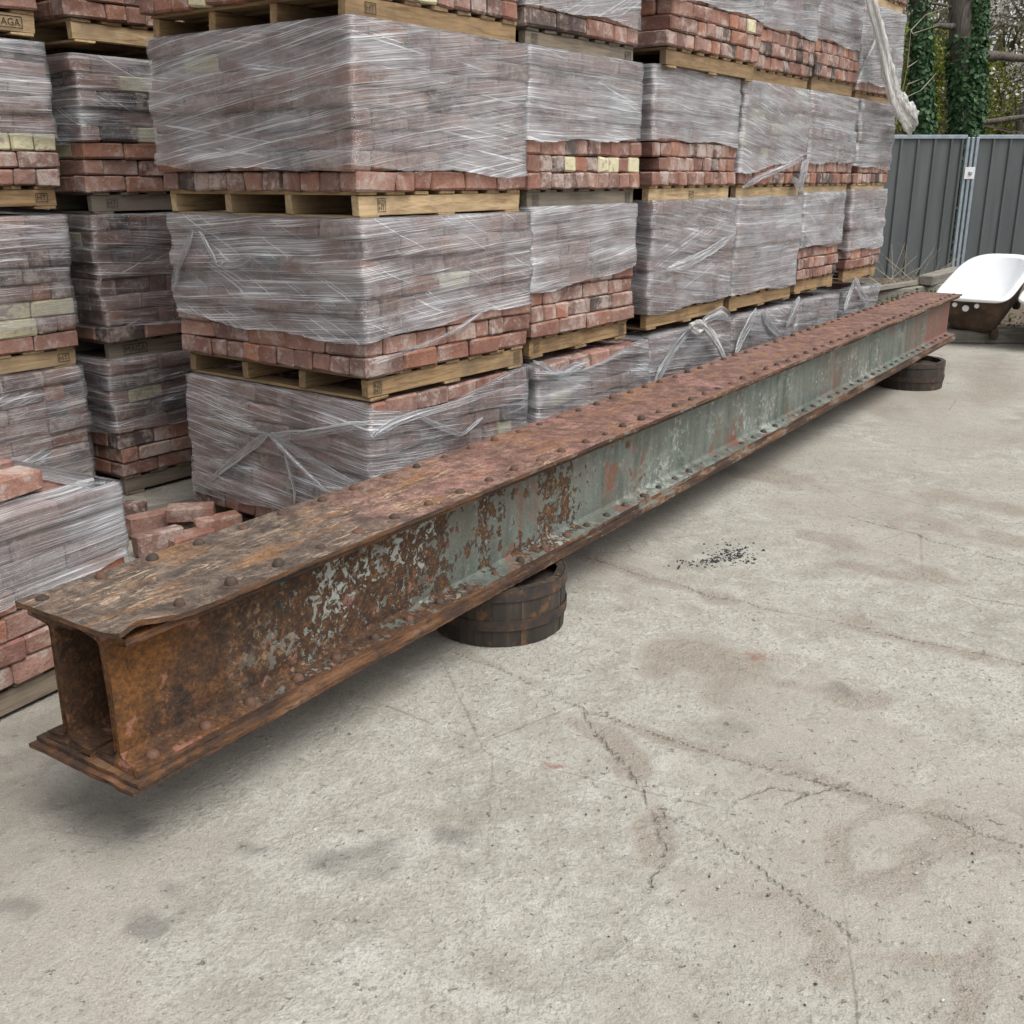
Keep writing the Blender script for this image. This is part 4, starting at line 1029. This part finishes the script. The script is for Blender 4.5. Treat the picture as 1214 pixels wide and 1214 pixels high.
# ------------------------------------------------------------------ yard edge: soil bed, kerb timber, sleepers
def grid_patch(name, x0, x1, y0, y1, z, mat, amp, nx=60, ny=40):
    V = []; Fc = []
    for j in range(ny+1):
        for i in range(nx+1):
            x = x0+(x1-x0)*i/nx; y = y0+(y1-y0)*j/ny
            V.append((x, y, z+amp*mnoise.noise(Vector((x*2.2, y*2.2, 1)))+amp*.5*mnoise.noise(Vector((x*7, y*7, 4)))))
    for j in range(ny):
        for i in range(nx): a = j*(nx+1)+i; Fc.append((a, a+1, a+nx+2, a+nx+1))
    o = mesh_obj(name, V, Fc, mat, smooth=True); o['kind'] = 'structure'; return o
KY = 10.35
grid_patch('soil_bed', 4.0, 20, KY+.08, 16.75, .085, M_SOIL, .04)
grid_patch('woodland_floor', -10, 30, 16.75, 45, .10, M_SOIL, .08, 60, 40)
o = inst('kerb_timber', box_mesh('kerb_timber', 3.2, .14, .13, .012, M_SLEEPER, random.Random(2), .008), None, (4.05+1.6, KY, .063), (0, 0, R(-1)))
tag(o, 'grey timber kerb along the edge of the concrete in front of the bathtubs', 'timber')
o = inst('kerb_timber', box_mesh('kerb_timber', 4, .14, .13, .012, M_SLEEPER, random.Random(3), .008), None, (7.27+2.0, KY-.06, .063), (0, 0, R(-.5)))
tag(o, 'next grey timber kerb continuing beyond the bathtubs', 'timber')
def at_timber(label, p0, p1, w, h, z, seed):
    a, b = Vector((p0.x, p0.y, 0)), Vector((p1.x, p1.y, 0)); d = b-a
    o = inst('sleeper', box_mesh('sleeper', d.length, w, h, .012, M_SLEEPER, random.Random(seed), .012), None, ((a.x+b.x)/2, (a.y+b.y)/2, z+h/2), (0, 0, math.atan2(d.y, d.x)))
    tag(o, label, 'timber'); return o
at_timber('long weathered sleeper edging the weeds before the metal fence', at_z(1010, 362, .12), at_z(1118, 350, .12), .22, .22, .06, 5)
at_timber('thin grey pole lying on top of the long sleeper', at_z(1010, 348, .30), at_z(1098, 334, .30), .09, .06, .283, 6)
at_timber('short square timber end stacked beside the bathtub', at_z(1097, 337, .30), at_z(1135, 327, .30), .16, .13, .283, 7)

# ------------------------------------------------------------------ metal fence
FY = 16.6
fence = empty('metal_fence', (7.0, FY, 0)); tag(fence, 'dark grey ribbed metal sheet fence with galvanised posts and rail', 'fence')
FH = 2.12
def sheet(xc, w, y):
    V = []; Fc = []; p = .25; x = -w/2; prof = []
    while x < w/2-.001:
        e = min(x+p, w/2)
        prof += [(x, 0), (max(x, e-.055), 0), (max(x, e-.042), -.028), (max(x, e-.015), -.028)]; x += p
    prof.append((w/2, 0))
    for (x, y_) in prof: V.append((x, y_, .03)); V.append((x, y_, FH))
    for k in range(len(prof)-1): Fc.append((k*2, k*2+2, k*2+3, k*2+1))
    o = mesh_obj('sheet_panel', V, Fc, M_FENCE, fence); o.location = (xc-7.0, y, 0)
    sm = o.modifiers.new('s', 'SOLIDIFY'); sm.thickness = .003
    return o
posts = [.6, 3.75, 6.88, 10.0, 13.2, 16.4]
for a, b in zip(posts[:-1], posts[1:]):
    sheet((a+b)/2, b-a-.22, 0)
    inst('cap_rail', box_mesh('cap_rail', b-a-.16, .06, .055, .004, M_GALV), fence, ((a+b)/2-7.0, -.008, FH+.015))
for px in posts:
    for dx in (-.07, 0, .07):
        inst('post', box_mesh('post', .045, .06, FH+.02, .006, M_GALV), fence, (px-7.0+dx, -.03, FH/2))
M_NOTE = mat_simple('white_plate', (.7, .7, .7), (.82, .82, .82), 30, .5, .1)
bp = inst('bolt_plate', box_mesh('bolt_plate', .15, .006, .17, .002, M_NOTE), fence, (6.88-7.0, -.068, 1.62))
inst('bolt', box_mesh('bolt', .05, .02, .05, .006, M_GALV), bp, (.01, -.012, 0))

# ------------------------------------------------------------------ bathtubs
def tub(label, x, y, z, tilt, rz, seed):
    root = empty('bathtub', (x, y, z), rz); root.rotation_euler = (tilt, 0, rz); tag(root, label, 'bathtub', 'white cast iron bathtubs')
    L, W2, D = 1.45, .35, .42
    def ring(inset, zz, taper=0.0, m=56):
        pts = []
        for k in range(m):
            a = 2*math.pi*k/m; c, s = math.cos(a), math.sin(a)
            ex = 3.2 if s > 0 else 7.0                       # round far end, squarer tap end
            X = (W2-inset)*math.copysign(abs(c)**(2/ex), c); Y = L/2+(L/2-inset-(taper if s > 0 else taper*.25))*math.copysign(abs(s)**(2/ex), s)
            pts.append((X, Y, zz))
        return pts
    def skin(rings, name, mat, cap=None):
        V = []; Fc = []; m = 56
        for r_ in rings: V += r_
        for i in range(len(rings)-1):
            for k in range(m): Fc.append((i*m+k, i*m+(k+1) % m, (i+1)*m+(k+1) % m, (i+1)*m+k))
        if cap is not None: Fc.append([cap*m+k for k in range(m)])
        o = mesh_obj(name, V, Fc, mat, root, smooth=True); fix_normals(o.data); return o
    skin([ring(.012, D-.03), ring(0, D-.02), ring(0, D), ring(.012, D+.008), ring(.055, D+.006), ring(.075, D-.01)], 'rim', M_ENAMEL)
    skin([ring(.075, D-.0105), ring(.085, D-.06, .02), ring(.11, D*.5, .08), ring(.15, .08, .16), ring(.2, .045, .2)], 'basin', M_ENAMEL, 4)
    skin([ring(.05, D-.031), ring(.07, D*.6, .05), ring(.10, D*.3, .1), ring(.14, .05, .16), ring(.19, .0, .2)], 'outer_shell', M_TUBIRON, 4)
    for (dx, dz, r_) in ((-.10, .045, .022), (.0, .075, .030), (.10, .045, .022)):
        V = [(0, 0, 0)]+[(r_*math.cos(2*math.pi*k/16), 0, r_*math.sin(2*math.pi*k/16)) for k in range(16)]
        V += [(v[0], .02, v[2]) for v in V[1:]]
        Fc = [(0, k+1, (k+1) % 16+1) for k in range(16)]+[(k+1, k+17, (k+1) % 16+17, (k+1) % 16+1) for k in range(16)]
        o = mesh_obj('tap_hole', V, Fc, M_ENAMEL, root); fix_normals(o.data); o.location = (dx-.03, .030, D-.03-dz)
    for sx in (-1, 1):
        for yy in (.25, 1.15):
            V, Fc = bevel_box(.07, .07, .11, .015); oo = mesh_obj('foot', V, Fc, M_TUBIRON, root); oo.location = (sx*.2, yy, .0); fix_normals(oo.data)
    return root
tp = at_z(1152, 396, .11)
tub('white enamel bathtub with three tap holes, tilted beyond the girder end', tp.x-.06, tp.y-.02, .045, R(13.5), R(-36), 1)
tub('second white bathtub standing close beside the one with its tap end by the girder', tp.x+.54, tp.y-.46, .045, R(13), R(-38), 2)

# ------------------------------------------------------------------ vegetation
def leaf_mesh(name, P_, N_, size, mat, parent, seed, shape='leaf', kind=None, spread=.6):
    rs = np.random.RandomState(seed); n = len(P_)
    N_ = N_+rs.normal(0, spread, N_.shape); N_ /= np.linalg.norm(N_, axis=1)[:, None]+1e-9
    A = rs.normal(0, 1, N_.shape); U = np.cross(N_, A); U /= np.linalg.norm(U, axis=1)[:, None]+1e-9; W_ = np.cross(N_, U)
    s = (size*rs.uniform(.6, 1.3, n))[:, None]
    if shape == 'ivy': prof = [(-1, 0), (-.55, .75), (.1, .7), (1.05, 0), (.1, -.7), (-.55, -.75)]
    elif shape == 'petal': prof = [(-.8, 0), (0, .6), (.8, 0), (0, -.6)]
    else: prof = [(-1, 0), (0, .42), (1, 0), (0, -.42)]
    m = len(prof)
    V = np.stack([P_+s*(a*U+b*W_) for a, b in prof], 1).reshape(-1, 3)
    me = bpy.data.meshes.new(name); me.vertices.add(n*m); me.vertices.foreach_set('co', V.ravel())
    me.loops.add(n*m); me.loops.foreach_set('vertex_index', np.arange(n*m, dtype=np.int32))
    me.polygons.add(n); me.polygons.foreach_set('loop_start', np.arange(n, dtype=np.int32)*m); me.update()
    me.materials.append(mat); o = bpy.data.objects.new(name, me); C.objects.link(o)
    if parent: o.parent = parent
    if kind: o['kind'] = kind
    return o
def limb(name, pts, r0, r1, mat, parent, m=10, wob=.12, seed=0, sub=6):
    P_ = [Vector(p) for p in pts]; Q = []
    for a, b in zip(P_[:-1], P_[1:]):
        for k in range(sub): Q.append(a.lerp(b, k/sub))
    Q.append(P_[-1])
    for _ in range(2): Q = [Q[0]]+[(Q[i-1]+Q[i]*2+Q[i+1])/4 for i in range(1, len(Q)-1)]+[Q[-1]]
    V = []; Fc = []
    for i, q in enumerate(Q):
        d = (Q[min(i+1, len(Q)-1)]-Q[max(i-1, 0)]).normalized(); a = d.orthogonal().normalized(); b = d.cross(a)
        r = r0+(r1-r0)*i/(len(Q)-1)
        for k in range(m):
            t = 2*math.pi*k/m; p = q+a*math.cos(t)*r+b*math.sin(t)*r
            p += (p-q)*wob*mnoise.noise(Vector((p.x*4, p.y*4+seed, p.z*2.5)))*2; V.append(p)
    for i in range(len(Q)-1):
        for k in range(m): Fc.append((i*m+k, i*m+(k+1) % m, (i+1)*m+(k+1) % m, (i+1)*m+k))
    Fc.append([(len(Q)-1)*m+k for k in range(m)])
    return mesh_obj(name, V, Fc, mat, parent, smooth=True)
def twigs(name, segs, r, mat, parent, kind=None):
    V = []; Fc = []
    for (a, b) in segs:
        a, b = Vector(a), Vector(b); d = (b-a)
        if d.length < 1e-4: continue
        d.normalize(); u = d.orthogonal().normalized(); w = d.cross(u); o = len(V)
        for (q, rr_) in ((a, r), (b, r*.5)):
            for k in range(3): t = 2*math.pi*k/3; V.append(q+u*math.cos(t)*rr_+w*math.sin(t)*rr_)
        for k in range(3): Fc.append((o+k, o+(k+1) % 3, o+3+(k+1) % 3, o+3+k))
    o = mesh_obj(name, V, Fc, mat, parent); 
    if kind: o['kind'] = kind
    return o
def grow(rng, p, d, ln, depth, segs, spread=.6, nb=(2, 3), shrink=.68):
    q = p+d*ln; segs.append((p.copy(), q.copy()))
    if depth == 0: return
    for _ in range(rng.randint(*nb)):
        e = (d+Vector((rng.gauss(0, spread), rng.gauss(0, spread), rng.gauss(0, spread*.8)))).normalized()
        grow(rng, p.lerp(q, rng.uniform(.5, 1)), e, ln*shrink*rng.uniform(.75, 1.2), depth-1, segs, spread, nb, shrink)
def ivy_on(parent, path, radii, count, seed, zlo=1.2, cover=None):
    rs = np.random.RandomState(seed); P_ = []; N_ = []
    path = [np.array(p, float) for p in path]
    while len(P_) < count:
        q = rs.uniform(0, len(path)-1); i = int(q); f = q-i
        c = path[i]*(1-f)+path[i+1]*f; r = radii[i]*(1-f)+radii[i+1]*f; a = rs.uniform(0, 2*math.pi)
        if cover is not None and not cover(c[2], a, rs): continue
        rr_ = r*(1+.06*rs.normal())+abs(rs.normal(0, .032)); nrm = np.array([math.cos(a), math.sin(a), .35])
        P_.append(c+np.array([math.cos(a)*rr_, math.sin(a)*rr_, rs.normal(0, .04)])); N_.append(nrm)
    return leaf_mesh('ivy', np.array(P_), np.array(N_), .040, M_IVY, parent, seed, 'ivy', 'stuff', .45)

TY = 19.0
# left ivy tree
p = at_y(1094, 150, TY); q = at_y(1091, 0, TY)
t1 = empty('ivy_tree', (p.x, TY, .1)); tag(t1, 'slimmer ivy-covered tree trunk standing close to the brick stacks behind the fence', 'tree')
def rel(pt, t): return Vector(pt)-t.location
path1 = [Vector((p.x+.05, TY, .1)), Vector((p.x+.02, TY, 1.6)), Vector((p.x, TY, p.z)), Vector((q.x, TY, q.z)), Vector((q.x-.1, TY+.1, 7.5))]
pr = [rel(v, t1) for v in path1]
limb('trunk', pr, .16, .11, M_BARK, t1, 12, .1, 3, 10)
ivy_on(t1, pr, [.20, .17, .15, .13, .11], 7500, 5, cover=lambda z, a, rs: not (4.0 < z+.1 < 4.5 and rs.rand() < .6))
# big ivy tree
p = at_y(1146, 150, TY+.6); q = at_y(1141, 0, TY+.6)
t2 = empty('ivy_tree', (p.x, TY+.6, .1)); tag(t2, 'broad forked tree trunk with bare bark top and ivy behind the fence post', 'tree')
path2 = [Vector((p.x, TY+.6, .1)), Vector((p.x, TY+.6, 1.6)), Vector((p.x-.02, TY+.6, p.z)), Vector((q.x+.05, TY+.6, 3.9)), Vector((q.x, TY+.6, q.z)), Vector((q.x-.1, TY+.7, 8))]
pr = [rel(v, t2) for v in path2]
limb('trunk', pr, .225, .20, M_BARK, t2, 14, .12, 7, 10)
def cov(z, a, rs):
    if z > 3.75: return False
    if z > 3.2: return rs.rand() < .4
    return not (2.6 < z < 3.9 and abs(math.sin(a*.5+2.45)) < .13)
ivy_on(t2, pr, [.28, .25, .225, .22, .22, .2], 7500, 6, cover=cov)
a = at_y(1156, 70, TY+.5); b = at_y(1161, 0, TY+.5)
pr2 = [rel((p.x+.12, TY+.5, 2.6), t2), rel(a, t2), rel(b, t2), rel((b.x+.1, TY+.5, 7.5), t2)]
limb('second_stem', pr2, .10, .09, M_BARK, t2, 10, .1, 8, 8)
ivy_on(t2, pr2, [.13, .14, .13, .12], 3600, 7)
a = at_y(1130, 32, TY+.5); b = at_y(1110, 30, TY+.4); c = at_y(1090, 38, TY+.2)
limb('limb', [rel(at_y(1138, 26, TY+.6), t2), rel(a, t2), rel(b, t2), rel(c, t2)], .07, .02, M_BARK, t2, 8, .1, 2)
limb('limb', [rel(at_y(1132, 10, TY+.6), t2), rel(at_y(1115, 5, TY+.5), t2), rel(at_y(1085, 2, TY+.3), t2)], .035, .015, M_BARK, t2, 6, .1, 3)
limb('limb', [rel(at_y(1158, 68, TY+.7), t2), rel(at_y(1185, 66, TY+.8), t2), rel(at_y(1214, 70, TY+.9), t2), rel(at_y(1260, 60, TY+1), t2)], .085, .05, M_BARK, t2, 8, .14, 4)
limb('limb', [rel(at_y(1156, 146, TY+.7), t2), rel(at_y(1185, 143, TY+.8), t2), rel(at_y(1214, 138, TY+.9), t2)], .06, .04, M_BARK, t2, 8, .14, 5)
# pale shoots by the left trunk
rng = random.Random(31)
segs = []
for (x0, y0, x1, y1) in ((1076, 80, 1088, 72), (1076, 100, 1091, 94), (1073, 116, 1092, 107), (1092, 107, 1110, 87), (1080, 36, 1097, 18), (1097, 18, 1125, 8), (1082, 40, 1112, 30)):
    segs.append((at_y(x0, y0, TY-.6), at_y(x1, y1, TY-.5)))
sh = empty('bare_shoots', (segs[0][0].x, TY-.6, .1)); tag(sh, 'pale bare shoots sticking out in front of the slimmer ivy trunk', 'shoots')
stem = [(Vector((segs[0][0].x-.25, TY-.6, .1)), Vector((segs[0][0].x-.1, TY-.6, 2.4))), (Vector((segs[0][0].x-.1, TY-.6, 2.4)), segs[0][0]), (Vector((segs[0][0].x-.1, TY-.6, 2.4)), segs[2][0]), (Vector((segs[0][0].x-.1, TY-.6, 2.4)), segs[1][0]), (segs[0][0], segs[4][0]), (segs[4][0], segs[6][0])]
twigs('shoot', [(rel(a, sh), rel(b, sh)) for a, b in segs+stem], .011, M_TWIGPALE, sh)

def tree(name, label, base, hgt, rad, seed, leaf_mat, n, size, shape, twig_mat=M_TWIG, zc=.6, trunk_r=.16, flat=.75, group=None):
    rng = random.Random(seed); rs = np.random.RandomState(seed)
    root = empty(name, base); tag(root, label, 'tree', group)
    limb('trunk', [(0, 0, 0), (rng.gauss(0, .1), rng.gauss(0, .1), hgt*.35), (rng.gauss(0, .25), rng.gauss(0, .2), hgt*.75)], trunk_r, trunk_r*.4, M_BARK, root, 8, .12, seed)
    segs = []
    for k in range(9):
        z = hgt*rng.uniform(.2, .7); d = Vector((rng.gauss(0, 1), rng.gauss(0, 1), rng.uniform(.1, .9))).normalized()
        grow(rng, Vector((0, 0, z)), d, rad*.42, 4, segs)
    twigs('branches', segs, .016, twig_mat, root, 'stuff')
    tips = np.array([s[1] for s in segs]); w = np.arange(len(tips))
    P_ = tips[rs.randint(0, len(tips), n)]+rs.normal(0, rad*.05, (n, 3))
    if name == 'blossom_tree': P_ = P_[P_[:, 2] > 3.3+rs.normal(0, .35, n)]; n = len(P_)
    N_ = rs.normal(0, 1, (n, 3)); N_[:, 2] += .4
    leaf_mesh('crown', P_, N_, size, leaf_mat, root, seed, shape, None, .4)
    return root
p = at_y(1200, 60, 21.5)
tree('blossom_tree', 'white blossoming tree to the right of the broad ivy trunk', (p.x+.4, 21.5, .1), 5.6, 3.0, 51, M_BLOSSOM, 9000, .042, 'petal')
tree('blossom_tree', 'blossoming tree further along the fence, out past the first blossom tree', (p.x+4.6, 22.5, .1), 5.5, 2.8, 52, M_BLOSSOM, 3500, .036, 'petal')
for i, (px, Y, lab) in enumerate(((1085, 24, 'yellow-green spring shrub seen between the stacks and the slimmer ivy trunk'),
                                  (1120, 23.5, 'yellow-green spring shrub glimpsed between the two ivy trunks'),
                                  (1178, 24.5, 'yellow-green spring shrub below the white blossom'),
                                  (1010, 25, 'spring shrub hidden mostly behind the end brick stack'))):
    p = at_y(px, 140, Y)
    tree('spring_shrub', lab, (p.x, Y, .1), 5.4, 2.1, 60+i, M_YGREEN, 7000, .05, 'leaf', trunk_r=.06)
# far woodland mass
rs = np.random.RandomState(8); rng = random.Random(8)
segs = []
for k in range(70):
    x = rng.uniform(0, 26); y = rng.uniform(27, 34); grow(rng, Vector((x, y, 0)), Vector((rng.gauss(0, .06), 0, 1)), rng.uniform(2.2, 3.6), 4, segs, .42, (2, 3), .72)
wd = twigs('far_woodland', segs, .03, M_TWIG, None); tag(wd, 'tangle of bare brown woodland far behind the metal fence', 'woodland', kind='stuff')
n = 70000
P_ = np.stack([rs.uniform(-2, 28, n), rs.uniform(27, 36, n), 0.1+7.5*rs.beta(1.1, 1.7, n)], -1)
N_ = rs.normal(0, 1, (n, 3)); N_[:, 1] -= .8
o = leaf_mesh('woodland_understorey', P_, N_, .12, M_WOODS, None, 9, 'leaf', 'stuff'); tag(o, 'olive and brown understorey leaves filling the woodland behind the fence', 'undergrowth', kind='stuff')
# weeds before the fence
rs = np.random.RandomState(4); n = 1500
a, b = at_z(1040, 368, .1), at_z(1118, 352, .1); q = rs.rand(n)
P_ = np.stack([a.x+(b.x-a.x)*q+rs.normal(0, .1, n), a.y+(b.y-a.y)*q-.28+rs.normal(0, .14, n), .1+np.abs(rs.normal(0, .07, n))], -1)
N_ = rs.normal(0, 1, (n, 3)); N_[:, 2] += .8
o = leaf_mesh('weeds', P_, N_, .026, M_WEED, None, 3, 'leaf', 'stuff'); tag(o, 'low green weeds growing along the long sleeper', 'weeds', kind='stuff')
segs = []
for k in range(26):
    p = at_z(1044+rs.rand()*70, 338, .12); e = Vector((rs.normal(0, .25), rs.normal(0, .15), .15+rs.rand()*.45)); segs.append((p, p+e))
dw = twigs('dead_stalks', segs, .006, M_TWIGPALE, None); tag(dw, 'dry dead stalks standing against the foot of the metal fence', 'stalks', kind='stuff')
n = 500; P_ = np.stack([rs.uniform(4.4, 7.5, n), rs.uniform(KY+.1, 11.8, n), .11+np.abs(rs.normal(0, .012, n))], -1); N_ = rs.normal(0, .3, (n, 3)); N_[:, 2] += 1
o = leaf_mesh('leaf_litter', P_, N_, .03, M_WOODS, None, 6, 'leaf', 'stuff'); tag(o, 'brown leaf litter on the soil under the bathtubs', 'leaf litter', kind='stuff')
